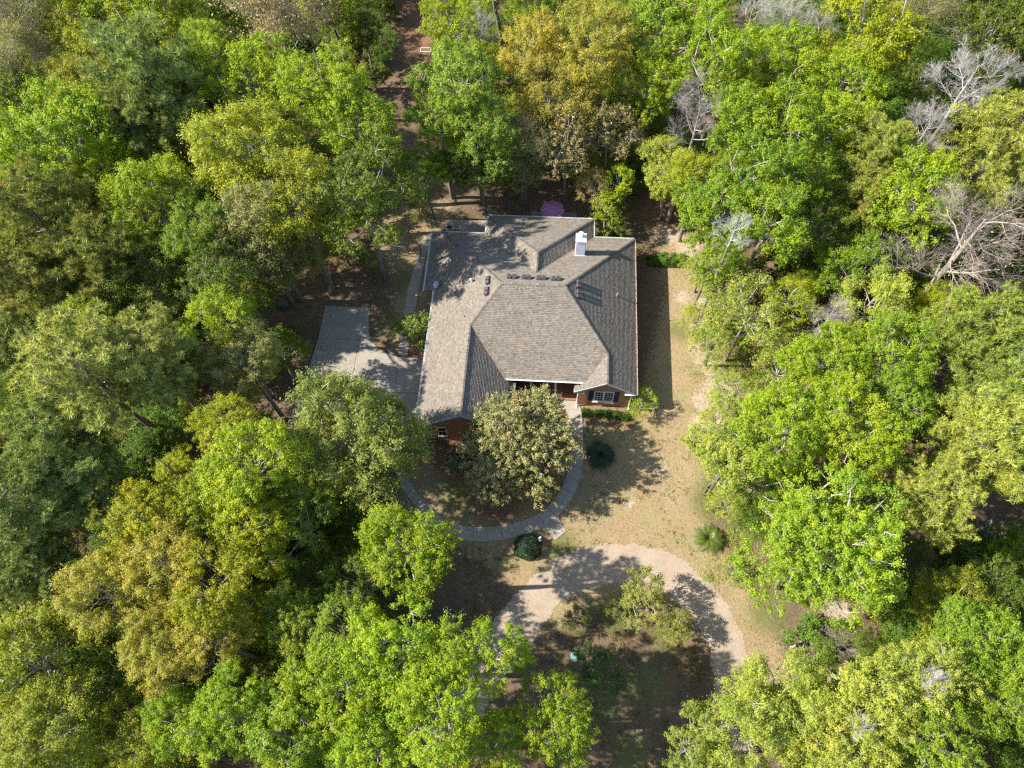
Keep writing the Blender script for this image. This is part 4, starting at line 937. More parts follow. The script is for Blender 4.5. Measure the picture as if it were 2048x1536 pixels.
TREES = [
('bud', -43.9, 37.86, 11, 5.01, 'T', 'tan budding tree with pale twigs, cut by the upper left frame corner'),
('bud', -42.19, 33.47, 9, 3.99, 'K', 'brownish olive thin-leaved tree just below the tan budding corner tree'),
('oak', -37.77, 39.59, 11, 4.28, 'Yg', 'yellow-green crown on the upper frame edge beside the tan budding corner tree'),
('oak', -30.83, 38.82, 12, 4.44, 'Yg', 'broad yellow-green tree on the upper frame edge above the blue-green pine'),
('oak', -27.64, 43.06, 9, 3.66, 'G', 'mid green tree on the upper frame edge between yellow-green and tan budding crowns'),
('fea', -34.85, 34.67, 10, 3.06, 'Y', 'small soft yellow-olive tree left of the tall blue-green pine'),
('oak', -22.5, 33.09, 13, 2.43, 'L', 'small bright green crown poking up right above the blue-green pine top'),
('bud', -16.71, 37.43, 12, 5.32, 'T', 'wide tan budding tree with pale twigs standing above the two bright green maples'),
('oak', -13.29, 42.93, 10, 3.58, 'Yg', 'yellow-green crown on the upper frame edge left of the dim forest clearing'),
('oak', -10.02, 42.63, 8, 2.35, 'D', 'dark green small tree at the left edge of the dim forest clearing'),
('oak', -17.42, 29.25, 13, 4.17, 'L', 'bright green tree with lumpy crown between the blue-green pine and forest clearing'),
('oak', -9.4, 25.93, 15, 3.76, 'L', 'upper bright green crown of the pair standing by the left side of the forest clearing'),
('oak', -6.29, 22.87, 13, 3.95, 'L', 'bright green tree whose bare trunk foot shows on the lawn behind the wire fence'),
('oak', -5.29, 16.72, 12, 3.99, 'D', 'shaded dark green tree beneath the bright crown behind the wire fence'),
('pine', -25.71, 27.43, 14, 4.97, 'B', 'tall blue-green pine near the upper frame edge between tan and bright green trees'),
('pine', -26.84, 24.13, 11, 3.84, 'B', 'lower blue-green pine directly in front of the tall one near the upper frame edge'),
('oak', -40.62, 29.33, 9, 3.64, 'D', 'dark green tree under the brownish thin-leaved one by the frame edge'),
('fea', -35.67, 30.43, 10, 2.89, 'Y', 'yellow-olive crown just above the large bright tree nearest the frame edge'),
('oak', -31.59, 20.37, 13, 4.64, 'L', 'large bright yellow-green tree close to the frame edge, below a yellow-olive crown'),
('oak', -39.48, 21.92, 9, 2.86, 'G', 'mid green crown cut by the frame edge beside the large bright tree'),
('oak', -37.62, 18.47, 10, 0.58, 'R', 'tiny rust-red leaved treetop among green crowns at the frame edge'),
('oak', -28.07, 19.28, 11, 3.15, 'L', 'bright green crown between the large bright tree and the great yellow-olive one'),
('oak', -22.95, 15.78, 12, 3.35, 'L', 'bright green tree touching the shaded side of the great yellow-olive crown'),
('fea', -15.63, 19.45, 14, 4.36, 'Y', 'great yellow-olive feathery tree with the highest crown, between pine and forest lawn'),
('fea', -10.65, 15.43, 13, 3.99, 'Y', 'yellow-olive feathery tree leaning out over the shaded lawn by the wire fence'),
('fea', -14.09, 13.52, 12, 3.88, 'K', 'dull olive feathery tree in the shade of the great yellow-olive crown'),
('pine', -31.06, 12.48, 12, 4.52, 'PO', 'dark olive pine at the frame edge below the tiny rust-red treetop'),
('pine', -31.94, 8.11, 10, 3.69, 'PO', 'lower dark olive pine at the frame edge above the large pale pine'),
('pine', -26.12, 9.41, 11, 3.86, 'PO', 'dark olive pine standing between its two neighbours and the small bright crown'),
('oak', -17.33, 11.52, 13, 2.46, 'G', 'fresh green crown with loose leaves in front of the feathery yellow-olive trees'),
('oak', -22.36, 9.03, 9, 3.53, 'D', 'dark green tree in deep shade between olive pines and the green box'),
('oak', -15.48, 8.33, 11.5, 3.36, 'D', 'dark green tree just left of the shaded lawn with the green box'),
('oak', -14.05, 3.75, 12, 2.57, 'L', 'small bright green tree nearest the rounded green box'),
('pine', -20.95, -2.27, 14, 4.37, 'BL', 'huge pale-tipped pine with the broadest crown, upper half of the left forest edge'),
('pine', -17.56, -0.12, 13, 3.32, 'BL', 'pale-tipped pine attached to the huge one on its house side'),
('pine', -23.04, -6.27, 12, 3.5, 'B', 'blue-green pine directly below the huge pale-tipped pine'),
('oak', -32.22, 3.33, 8, 2.77, 'D', 'dark green tree pressed between the frame edge and the huge pale-tipped pine'),
('oak', -25.37, 4.17, 11, 1.79, 'L', 'small bright green crown peeping out just above the huge pale-tipped pine'),
('fea', -12.59, 1.54, 10.5, 3.27, 'K', 'thin olive-brown tree between the huge pale pine and the concrete driveway'),
('oak', -11.64, 5.08, 6, 2.3, 'D', 'low dark green tree at the shaded grass edge left of the concrete driveway'),
('fea', -13.25, 13.71, 7.5, 3.4, 'K', 'olive feathery tree low over the shaded yard above the rounded green box'),
('oak', -15.33, 9.91, 6, 2.43, 'D', 'dark green low tree left of the rounded green box'),
('fea', -11.11, 16.64, 6, 1.9, 'Y', 'small yellow-olive tree at the far end of the wire fence'),
('oak', -0.02, 40.08, 11, 3.45, 'Yg', 'yellow-green tree on the upper frame edge right of the dim forest clearing'),
('bare', 2.6, 38.33, 11, 2.82, 'g', 'pale grey bare tree beside the lone leaning trunk near the upper frame edge'),
('oak', 1.71, 29.32, 13, 3.93, 'GB', 'tall blue-tinted green tree standing straight behind the back corner of the house'),
('oak', -0.19, 27.21, 10, 2.98, 'G', 'green tree with hanging sprays at the right side of the forest clearing'),
('oak', 3.56, 26.42, 10, 3.27, 'GB', 'loose green tree in front of the tall blue-tinted one, its thin stems showing'),
('oak', 0.27, 26.84, 5, 2.34, 'D', 'low dark green tree at the far end of the lawn strip behind the house'),
('oak', 3.49, 25.06, 7, 2.72, 'D', 'dark shaded tree nearest the back eave, left of the purple umbrella'),
('fea', 7.63, 35.42, 12, 3.19, 'O', 'golden orange tree nearest the lone leaning trunk'),
('fea', 13.42, 34.35, 13, 3.75, 'O', 'second golden orange tree, to the right of the one by the lone trunk'),
('oak', 7.16, 43.98, 10, 2.54, 'G', 'green crown on the upper frame edge above the golden orange trees'),
('oak', 17.5, 42.4, 10, 2.4, 'D', 'dark green tree on the upper frame edge right of the golden orange pair'),
('fea', 10.21, 30.84, 10, 3.64, 'OD', 'dull gold tree below the two golden orange trees'),
('bud', 7.84, 27.08, 8, 2.9, 'BR', 'brown-green shaded tree between the dull gold tree and the purple umbrella'),
('drk', 11.34, 27.23, 8, 3.64, 'BR', 'large brownish dark tree in shade directly behind the purple umbrella'),
('drk', 15.28, 28.67, 8, 3.29, 'BR', 'brownish dark tree right of the one behind the purple umbrella'),
('drk', 7.37, 26.5, 5, 2.52, 'D', 'small dark evergreen just left of the purple umbrella'),
('spa', 14.29, 25.09, 5, 1.91, 'TN', 'small tan-leaved tree hanging over the back eave beside the purple umbrella'),
('oak', 16.65, 25.02, 6, 1.69, 'L', 'small bright green tree, the upper of two behind the chimney'),
('oak', 15.53, 23.12, 4.5, 1.42, 'L', 'bright green little tree touching the back eave behind the chimney'),
('oak', 20.99, 38.35, 12, 4.36, 'L', 'bright green crown on the upper frame edge right of the golden orange trees'),
('oak', 19.29, 33.52, 10, 3.21, 'L', 'bright green tree standing next to the dull gold tree'),
('oak', 24.17, 32.4, 13, 3.85, 'L', 'lumpy bright green tree with the grey bare crown just below it'),
('bare', 28.4, 40.39, 12, 2.96, 'g', 'grey bare tree on the upper frame edge between two bright green crowns'),
('bare', 31.99, 40.41, 11, 3.28, 'g', 'second grey bare tree on the upper frame edge, thicker with twigs'),
('bare', 36.16, 42.64, 10, 2.72, 'g', 'grey bare tree left of the broad yellow-green crown on the upper frame edge'),
('oak', 30.92, 34.43, 11, 3.62, 'L', 'bright green tree directly below the grey bare trees of the upper frame edge'),
('oak', 28.11, 33.0, 9, 2.74, 'Yg', 'yellow-green tree between the brownish bare crown and the bright lumpy tree'),
('oak', 38.78, 37.61, 13, 4.96, 'Yg', 'broad yellow-green tree on the upper frame edge left of the great grey bare tree'),
('oak', 36.58, 32.12, 12, 3.5, 'L', 'bright green tree below the broad yellow-green one, left of the great grey bare tree'),
('bud', 46.3, 44.1, 10, 3.07, 'K', 'mixed olive and grey tree on the upper frame edge above the great grey bare tree'),
('oak', 52.58, 43.19, 10, 3.92, 'D', 'dark green tree filling the upper right frame corner'),
('bare', 44.97, 29.15, 14, 4.46, 'gl', 'great grey bare tree with the fullest crown, close to the upper right corner'),
('bare', 41.34, 24.98, 13, 2.77, 'g', 'small grey bare tree under the great grey one'),
('bare', 22.37, 25.15, 12.5, 3.78, 'gb', 'brownish grey bare tree standing alone among green between chimney and upper edge'),
('oak', 28.09, 24.56, 13, 3.89, 'L', 'bright green tree right of the lone brownish bare crown'),
('oak', 33.05, 26.71, 12, 3.38, 'L', 'bright green tree above the slanting brown trunk'),
('oak', 26.78, 20.69, 12, 3.67, 'G', 'fresh green tree below the lone brownish bare crown'),
('oak', 31.29, 21.55, 11, 3.05, 'G', 'fresh green tree just left of the slanting brown trunk'),
('oak', 20.94, 25.8, 7, 2.7, 'Lp', 'pale green small tree at the forest edge right of the bare brown ground'),
('fea', 23.15, 22.8, 9, 2.48, 'Yg', 'soft olive-green tree directly below the lone brownish bare crown'),
('oak', 24.39, 18.02, 10, 3.2, 'G', 'green tree bordering the sandy ground behind the hedge'),
('oak', 27.96, 15.7, 12, 3.53, 'G', 'rounded green tree right beside the small white bare crown'),
('bare', 24.42, 12.8, 13.5, 1.92, 'gw', 'small whitish bare crown among green leaves right of the clipped hedge'),
('pine', 37.56, 23.11, 12, 2.94, 'YP', 'yellow-green pine right of the slanting brown trunk'),
('pine', 37.08, 20.22, 10, 2.63, 'YP', 'lower yellow-green pine below the slanting brown trunk'),
('pine', 46.58, 23.05, 13, 4.11, 'YP', 'yellow-green pine on the right frame edge under the great grey bare tree'),
('oak', 39.56, 18.29, 12, 3.72, 'L', 'bright green tree left of the great dead tree with brown limbs'),
('bare', 41.61, 12.57, 13, 5.7, 'gd', 'great dead tree with stout leaning brown trunk and spreading limbs'),
('oak', 38.4, 16.82, 8, 2.63, 'D', 'dark green tree in shade just left of the great dead tree'),
('oak', 33.15, 17.64, 9, 2.79, 'D', 'dark green crown between the rounded green tree and the dead tree'),
('oak', 34.99, 13.07, 9, 2.45, 'G', 'green crown left of the foot of the great dead tree'),
('oak', 24.2, 14.57, 8, 2.37, 'G', 'green tree overhanging the right end of the clipped hedge'),
('spa', 26.9, 9.43, 8, 3.57, 'Ys', 'wide pale yellow-green airy tree beside the sandy side yard'),
('spa', 25.38, 13.29, 7, 2.55, 'Ys', 'pale airy tree between the hedge tree and the wide airy one'),
('spa', 24.71, 8.62, 4, 2.05, 'Ys', 'low airy shrubby tree standing on the sandy side yard'),
('bare', 32.15, 7.71, 10, 2.24, 'gb', 'low grey bare tree between airy yellow-green crowns right of the side yard'),
('spa', 30.24, 10.82, 8, 2.45, 'Yg', 'yellow-green airy tree left of the low grey bare tree'),
('fea', 36.5, 9.97, 9, 2.87, 'Ys', 'pale yellow feathery tree below the great dead tree'),
('oak', 31.23, 3.34, 11, 2.64, 'L', 'bright green tree directly under the low grey bare one'),
('oak', 36.22, 4.23, 11, 2.95, 'G', 'green tree below the pale yellow feathery tree'),
('spa', 29.48, 5.34, 6, 2.34, 'Ys', 'thin pale tree next to the bright tree, facing the sandy side yard'),
('pine', 41.73, 5.63, 12, 3.46, 'YG', 'green pine on the right frame edge below the great dead tree'),
('pine', 42.8, 1.18, 12, 2.98, 'YG', 'second green pine down the right frame edge below the great dead tree'),
('fea', 41.71, 10.42, 8, 2.02, 'Yg', 'small yellow-green crown at the foot of the great dead tree'),
('oak', 24.26, -3.76, 10, 3.25, 'Lp', 'soft green tree nearest the front lawn, at the left end of the long green group'),
('oak', 27.26, -2.81, 13, 3.54, 'L', 'big bright green tree at the middle of the long green group by the lawn'),
('oak', 31.25, -2.6, 13, 3.3, 'L', 'bright green tree right of the middle one in the long group by the lawn'),
('oak', 35.42, -0.0, 12, 2.72, 'G', 'green crown at the right end of the long green group by the lawn'),
('oak', 26.43, -4.96, 8, 2.53, 'G', 'lower green crown tucked between the soft tree and the giant lime one'),
('big', 28.93, -10.65, 12, 5.16, 'LL', 'giant lime green tree with the fullest round crown on the lawn side of the forest'),
('pine', 36.24, -7.24, 12, 2.77, 'YP', 'yellow-green pine immediately right of the giant lime green tree'),
('pine', 40.06, -3.38, 13, 3.57, 'YP', 'large yellow-green pine on the right frame edge level with the round palm'),
('spa', 25.99, 3.39, 5, 2.23, 'Ys', 'thin yellowish small tree at the lawn edge above the soft green tree'),
('oak', 41.98, -11.3, 7, 1.98, 'D', 'dark small tree at the right frame edge below the fallen grey trunk'),
('fea', 38.11, -13.22, 8, 2.52, 'YD', 'dark yellow-olive tree below the fallen grey trunk'),
('oak', 37.85, -16.02, 11, 2.68, 'G', 'green tree on the right frame edge below the dark yellow-olive one'),
('oak', 33.78, -17.82, 12, 2.24, 'Lp', 'pale green tree with white twigs showing, left of the green frame-edge tree'),
('oak', 38.32, -19.08, 11, 2.71, 'G', 'green tree lowest but one on the right frame edge'),
('oak', 31.19, -19.61, 12, 2.61, 'Lp', 'pale green tree in the lower right corner block nearest the brush pile'),
('oak', 29.8, -22.02, 11, 2.54, 'Lp', 'pale green tree on the lower frame edge left of the corner trees'),
('oak', 33.64, -21.54, 12, 2.68, 'G', 'green tree on the lower frame edge between pale crown and corner'),
('bare', 33.07, -18.69, 13.5, 1.19, 'gw', 'white bare twiggy crown rising through pale green leaves in the lower corner block'),
('bare', 29.2, -21.23, 13, 1.0, 'gw', 'small white bare crown close to the lower frame edge'),
('fea', 25.74, -19.59, 10, 3.16, 'Ys', 'broad pale yellow tree at the lower end of the gravel drive'),
('fea', 23.85, -21.45, 10, 2.75, 'Ys', 'pale yellow tree on the lower frame edge below the broad one'),
('fea', 28.2, -20.99, 9, 2.68, 'Ys', 'right-hand pale yellow tree of the three by the lower end of the gravel drive'),
('bare', 32.51, -15.24, 3, 1.86, 'gb', 'heap of grey bare brush between the giant lime tree and pale yellow trees'),
('oak', 20.59, -22.71, 9, 1.87, 'Lp', 'pale green tree on the lower frame edge left of the pale yellow trees'),
('fea', -3.32, -3.85, 10, 4.93, 'KG', 'broad grey-green fine-leaved tree overhanging the driveway end and garage corner'),
('fea', -1.21, -1.16, 7, 1.94, 'KG', 'small grey-green tree touching the garage gable corner'),
('oak', -11.45, -4.68, 12, 2.18, 'YO', 'yellow and orange tinged crown right of the blue-green pines'),
('oak', -8.78, -7.72, 13, 3.08, 'L', 'bright green tree between the orange tinged crown and grey-green tree'),
('oak', -14.26, -8.18, 11, 1.8, 'Yg', 'yellow-green crown beside the dark gap of the blue-green pine'),
('oak', -15.31, -11.59, 12, 2.71, 'YO', 'olive-yellow crown at the pine side of the orange trees'),
('oak', -12.69, -10.96, 11, 2.43, 'Yg', 'yellow-green tree above the orange trees'),
('fea', -16.68, -16.23, 12, 2.6, 'O', 'orange tree farthest from the house, nearest the pines'),
('fea', -13.46, -14.46, 12, 2.63, 'O', 'orange tree in the middle of the orange group'),
('oak', -9.22, -15.63, 12, 2.53, 'YO', 'orange and yellow tree on the house side of the orange group'),
('fea', -12.7, -19.17, 11, 2.25, 'O', 'lowest orange tree of the group, above the bright lower frame trees'),
('fea', -9.31, -18.66, 11, 2.03, 'O', 'orange-gold tree right beside the lowest orange one'),
('oak', -8.61, -11.41, 11, 2.61, 'Yg', 'thin yellow-green tree between orange group and grey-green tree'),
('oak', -5.96, -10.49, 9, 2.72, 'G', 'loose green tree below the broad grey-green tree'),
('oak', -6.02, -7.4, 4, 2.33, 'D', 'low tangled dark bush-like tree under the broad grey-green one'),
('pine', -22.98, -10.98, 13, 3.62, 'B', 'blue-green pine cut by the left frame edge, with pale dead branches'),
('pine', -20.16, -9.43, 12, 2.44, 'B', 'blue-green pine beside the dark gap at the yellow-green crown'),
('pine', -22.73, -14.93, 11, 2.63, 'B', 'lowest blue-green pine on the left frame edge'),
('oak', 2.02, -12.47, 11, 2.89, 'L', 'bright green tree covering the left end of the curved front path'),
('oak', -2.22, -14.31, 7, 2.5, 'D', 'dim green tree left of the bright one over the curved path'),
('oak', -5.53, -13.24, 6, 2.22, 'D', 'dark low tree between orange trees and the bright path tree'),
('oak', -5.02, -16.84, 9, 2.17, 'GB', 'blue-tinted green tree between orange trees and lower bright trees'),
('oak', -1.33, -17.56, 10, 2.3, 'GB', 'second blue-tinted green tree, nearer the gravel drive'),
('oak', 2.9, -19.04, 13, 3.19, 'L', 'large bright tree left of the gravel drive, its crown the uppermost in the lower group'),
('oak', 7.3, -18.48, 13, 2.54, 'L', 'bright tree whose crown edge overhangs the dark start of the gravel drive'),
('oak', -0.56, -21.09, 12, 2.9, 'L', 'bright green tree in the middle of the lower bright group'),
('oak', 5.59, -21.85, 13, 3.0, 'L', 'bright green tree below the one overhanging the gravel drive'),
('oak', -3.19, -23.67, 12, 2.48, 'G', 'green tree on the lower frame edge left of the bright lower group'),
('oak', 1.67, -23.88, 12, 2.52, 'L', 'bright green tree on the lower frame edge in the middle of the lower group'),
('oak', -7.08, -22.86, 12, 2.34, 'L', 'bright green tree below the orange-gold tree'),
('oak', -10.78, -23.54, 10, 1.76, 'L', 'small bright green crown on the lower frame edge below the lowest orange tree'),
('fea', -19.96, -20.51, 11, 3.73, 'YD', 'soft yellow-olive tree on the left frame edge below the pines'),
('oak', -16.74, -21.48, 8, 3.18, 'D', 'dark green tree in the shade left of the bright green lower trees'),
('oak', -20.33, -17.79, 9, 2.05, 'D', 'dark green crown between lowest pine and orange trees'),
('fea', -13.94, -24.54, 9, 2.4, 'Y', 'yellow-olive tree on the lower frame edge left of the small bright crown'),
('fea', -17.67, -24.57, 11, 2.97, 'YD', 'soft yellow-olive tree filling the lower left frame corner'),
('oak', 12.09, -21.8, 10, 2.59, 'L', 'bright yellow-green tree right of the lower bright group, over the shaded island lawn'),
('oak', 8.45, -23.66, 10, 2.26, 'L', 'bright green tree on the lower frame edge left of the island lawn tree'),
('oak', 10.0, -18.07, 5, 0.89, 'L', 'small bright sapling beside the lower end of the shaded gravel drive'),
('spa', -3.04, 24.78, 1.2, 1.31, 'D', 'dark ragged shrub on the shaded ground between the forest lawn and back patio'),
('spa', -5.15, 27.0, 2.0, 1.52, 'D', 'dark shrub under the trees at the start of the forest clearing strip'),
('oak', -1.84, 24.21, 7, 2.34, 'G', 'green tree leaning over the strip of ground behind the side path'),
('isl', 16.62, -13.17, 1.3, 0.91, 'Is', 'olive shrub left of the grey-stemmed tree on the drive island'),
('spa', 23.88, 12.0, 2.6, 1.79, 'Ys', 'light green brushy shrub on the bare sand halfway along the side yard'),
('spa', 24.28, 16.93, 3.0, 1.66, 'Ys', 'light green brushy shrub just below the right end of the hedge'),
('spa', 24.84, 2.2, 2.6, 1.75, 'Ys', 'light green brush spilling onto the lawn beside the soft green tree'),
('spa', 25.42, -5.06, 2.4, 1.74, 'Ys', 'light green brush at the lawn edge above the sunlit sago palm'),
('orn', 8.91, -1.77, 4.6, 4.93, 'M', 'round brown-tipped evergreen tree in front of the porch'),
('orn', 3.77, -2.04, 2.2, 1.07, 'MD', 'small dark evergreen bush left of the round brown-tipped tree'),
('isl', 18.56, -12.56, 2.9, 1.85, 'Is', 'thin yellowish tree with grey stems on the drive island'),
('isl', 20.97, -14.47, 2.4, 1.47, 'Is', 'small leafy yellow-green tree next to the grey-stemmed one on the drive island'),
('isl', 13.7, -14.4, 1.4, 1.05, 'IsD', 'dull green rounded shrub at the inner edge of the shaded gravel drive'),
('isl', 15.28, -17.7, 1.8, 1.6, 'IsG', 'loose dark green shrub beside the teal utility box'),
('isl', 22.39, -16.99, 1.0, 0.88, 'BR', 'low brown shrub in the shadow at the island edge of the gravel drive'),
('spa', 18.97, 4.0, 1.8, 1.37, 'L', 'bright green feathery shrub at the front right corner of the house'),
('spa', 25.75, -9.88, 1.2, 1.08, 'G', 'green shrub at the lawn edge left of the giant lime green tree'),
('orn', -1.36, 10.18, 2.2, 1.9, 'D', 'dark green glossy shrub by the side path and west eave'),
('spa', -9.34, 18.4, 2.0, 1.64, 'GB', 'blue-green shrub below the wire fence'),
('spa', -6.74, 17.93, 1.2, 1.16, 'GB', 'smaller blue-green shrub below the wire fence, nearer the side path'),
('spa', 19.22, 20.9, 0.9, 0.88, 'K', 'thin grey-green shrub against the back right corner of the house'),
]
FOOT = {"bright green tree whose bare trunk foot shows on the lawn behind the wire fence": (-7.84, 21.9)}
for t_ in TREES: plant(*t_, foot=FOOT.get(t_[-1]))


# ---- clipped round bush, hedges and foundation shrubs
def dense_shrub(name, loc, sx, sy, sz, n, col, label, seed, leaf=0.05, flat=0.3, cat='shrub', group=None, rag=0.12, mat=None):
    rg = np.random.default_rng(seed); d = sph(n, rg, -0.15); sup = 0.55
    e_ = np.sign(d)*np.abs(d)**(1-flat*0.5); r = 1-np.abs(rg.normal(size=n))*rag; C = e_*r[:, None]*np.array([sx, sy, sz]); C[:, 2] = np.maximum(C[:, 2], 0.02)
    lump = 1+(0.05 if 'round' in label else 0.16)*(np.sin(C[:, 0]*6.5/max(sx, 0.5)+seed)+0.7*np.sin(C[:, 1]*9+C[:, 0]*3+seed*2)); C[:, 2] *= 1+(0.04 if 'round' in label else 0.16)*np.sin(C[:, 0]*6.3+seed)*np.cos(C[:, 1]*7); C[:, :2] *= lump[:, None]
    V, F = leaves(C, unit(d+rg.normal(size=(n, 3))*0.55), leaf*rg.uniform(0.6, 1.3, n), 0.55, False, rg)
    t = np.repeat(np.clip(0.5+0.35*np.sin(C[:, 0]*9)*np.sin(C[:, 1]*8)+rg.normal(size=n)*0.2, 0, 1), 4)
    o = empty(name, loc, label=label, cat=cat, group=group)
    f = link(bpy.data.objects.new('foliage', mesh_np('foliage', V, F, mat or M_gloss, {'tint': t})), o); f.color = (*col, 1)
    st_ = MB()
    for k in range(7):
        a = rg.random()*6.28; st_.tube([(0.02*math.cos(a)*sx, 0.02*math.sin(a)*sy, 0), (0.7*sx*math.cos(a), 0.7*sy*math.sin(a), sz*0.75)], [0.02, 0.008], 4, False)
    s_ = link(bpy.data.objects.new('stems', st_.mesh('stems', M_twig)), o); s_.color = (0.2,0.15,0.1,1); return o
dense_shrub('clipped_bush', (9.83,-8.75,0), 1.1, 1.1, 1.35, 14000, (0.035,0.075,0.038), 'clipped round dark green bush beside the curved path spur', 1, 0.06)
dense_shrub('hedge', (22.0,20.15,0), 1.9, 0.62, 1.15, 13000, (0.12,0.24,0.03), 'clipped bright green hedge block running east from behind the house corner', 2, 0.085, 0.75, 'hedge', mat=M_leaf)
dense_shrub('hedge', (16.3,23.0,0), 1.5, 0.45, 0.9, 7000, (0.07,0.15,0.03), 'low green hedge in the notch behind the chimney side eave', 3, 0.08, 0.7, 'hedge', mat=M_leaf)
for q, (x, y, r, lb) in enumerate(((14.25,3.45,0.5,'small green bush at the porch end of the row under the shuttered window'),(15.3,3.5,0.38,'dark small bush second from the porch in the window row'),(16.1,3.45,0.42,'bright small bush in the middle of the window row'),(16.95,3.4,0.46,'round small bush second from the house corner in the window row'),(17.7,3.25,0.5,'bushy green shrub nearest the house corner in the window row'))):
    dense_shrub('foundation_bush', (x,y,0), r*1.12, r, r*1.2, 1500, (0.085+0.02*(q % 2),0.18,0.03), lb, 10+q, 0.085, 0.3, 'bush', 'bushes under the front window', 0.34, M_leaf)

# ---- sago palms
def sago(x, y, r, col, label, seed, n=58):
    rg = random.Random(seed); e = empty('sago_palm', (x, y, 0), label=label, cat='palm')
    MB().lathe([(0.16,0),(0.2,0.15),(0.17,0.32),(0.08,0.4)], (0,0,0), 10).build('trunk', M_bark, e)
    for k in range(n):
        mb = MB(); a = k*2.39996+rg.uniform(-0.1,0.1); el_ = 1.25-1.15*(k/n)+rg.uniform(-0.08,0.08); L_ = r*rg.uniform(0.85,1.08); m_ = 16; pts = []
        for i in range(m_+1):
            t = i/m_; rad = L_*t*math.cos(el_*(1-0.35*t)); z = 0.36+L_*(t*math.sin(el_)-0.62*t*t*math.sin(el_)-0.18*t*t); pts.append(Vector((rad*math.cos(a), rad*math.sin(a), max(0.04, z))))
        mb.tube(pts[::2], [0.012]*len(pts[::2]), 3, False); side = Vector((-math.sin(a), math.cos(a), 0))
        for i in range(2, m_):
            for q in (0, 0.5):
                p = pts[i].lerp(pts[i+1] if i < m_ else pts[i], q); d = (pts[i]-pts[i-1]).normalized(); w_ = 0.25*math.sin(math.pi*(0.12+0.83*(i+q)/m_))*r/1.1
                for s in (-1, 1):
                    tip = p+side*s*w_+d*w_*0.55+Vector((0,0,w_*0.25)); mb.add([p-d*0.02, p+d*0.02, tip], [(0,1,2)])
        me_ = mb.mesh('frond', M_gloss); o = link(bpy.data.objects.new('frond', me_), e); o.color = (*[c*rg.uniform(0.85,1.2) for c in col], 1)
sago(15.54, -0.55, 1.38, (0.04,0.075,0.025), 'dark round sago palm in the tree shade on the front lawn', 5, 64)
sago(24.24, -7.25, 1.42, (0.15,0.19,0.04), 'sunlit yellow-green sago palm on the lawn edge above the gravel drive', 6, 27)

# ---- lone leaning pine trunk, slanting snag, fallen trunk
def snag(name, pts, rads, label, cat, mat, twigs, seed, colr=(0.45,0.36,0.3)):
    rg = np.random.default_rng(seed); e = empty(name, pts[0], label=label, cat=cat); o = Vector(pts[0]); P_ = [Vector(p)-o for p in pts]
    c_ = catmull3(P_, 5); rr_ = [np.interp(i/(len(c_)-1), np.linspace(0, 1, len(rads)), rads) for i in range(len(c_))]
    c_ = [p+Vector(rg.normal(size=3)*0.03) for p in c_]
    MB().tube(c_, rr_, 10).build('trunk', mat, e, smooth=True)
    br = MB()
    for i in range(twigs):
        t = rg.uniform(0.35, 1.0); p = c_[min(len(c_)-1, int(t*len(c_)))]; d = Vector(rg.normal(size=3)); d.z = abs(d.z)*0.4; d.normalize(); L_ = rg.uniform(0.4, 1.6)
        a, b = bent(tuple(p), tuple(p+d*L_), 0.035, 0.01, rg, 3, 0.15); br.tube(a, b, 4, False)
        for j in range(3):
            q = Vector(a[rg.integers(1, 4)]); dd = (d+Vector(rg.normal(size=3))*0.6).normalized(); br.tube([q, q+dd*L_*0.4], [0.014, 0.006], 3, False)
    if twigs: x = br.build('branches', M_twig, e); x.color = (*colr, 1)
    return e
def catmull3(P_, n):
    out = []
    for i in range(len(P_)-1):
        p0, p1, p2, p3 = P_[max(i-1,0)], P_[i], P_[i+1], P_[min(i+2,len(P_)-1)]
        for k in range(n):
            t = k/n; out.append(0.5*((2*p1)+(p2-p0)*t+(2*p0-5*p1+4*p2-p3)*t*t+(3*p1-p0-3*p2+p3)*t**3))
    out.append(P_[-1]); return out
snag('tree_trunk', [(4.1,45.4,0),(4.0,44.6,6),(3.5,43.6,12),(3.5,43.0,17)], [0.26,0.22,0.17,0.12], 'tall lone pale-barked trunk rising by the grey bare crown near the upper frame edge', 'tree', M_bark, 9, 1, (0.5,0.46,0.4))
snag('tree_trunk', [(38.7,31.7,0.0),(38.6,31.5,4.5),(38.9,31.6,10)], [0.24,0.2,0.13], 'bare slanting brown trunk with mossy top in a gap of the right forest', 'tree', M_barkp, 4, 2)
snag('fallen_trunk', [(43.6,-5.6,1.0),(46.5,-5.8,1.5),(51.5,-6.1,2.2)], [0.11,0.16,0.2], 'fallen grey trunk lying across the brush at the right frame edge', 'fallen tree', M_bark, 26, 3, (0.5,0.45,0.42))
snag('fallen_trunk', [(29.9,-15.2,0.2),(31.2,-14.5,0.35),(32.0,-14.6,0.5)], [0.07,0.06,0.04], 'short white fallen limb lying at the lower end of the giant lime tree shade', 'fallen branch', mat_bark('bleached_wood', (0.5,0.47,0.42), (0.66,0.63,0.57)), 7, 4, (0.6,0.57,0.52))

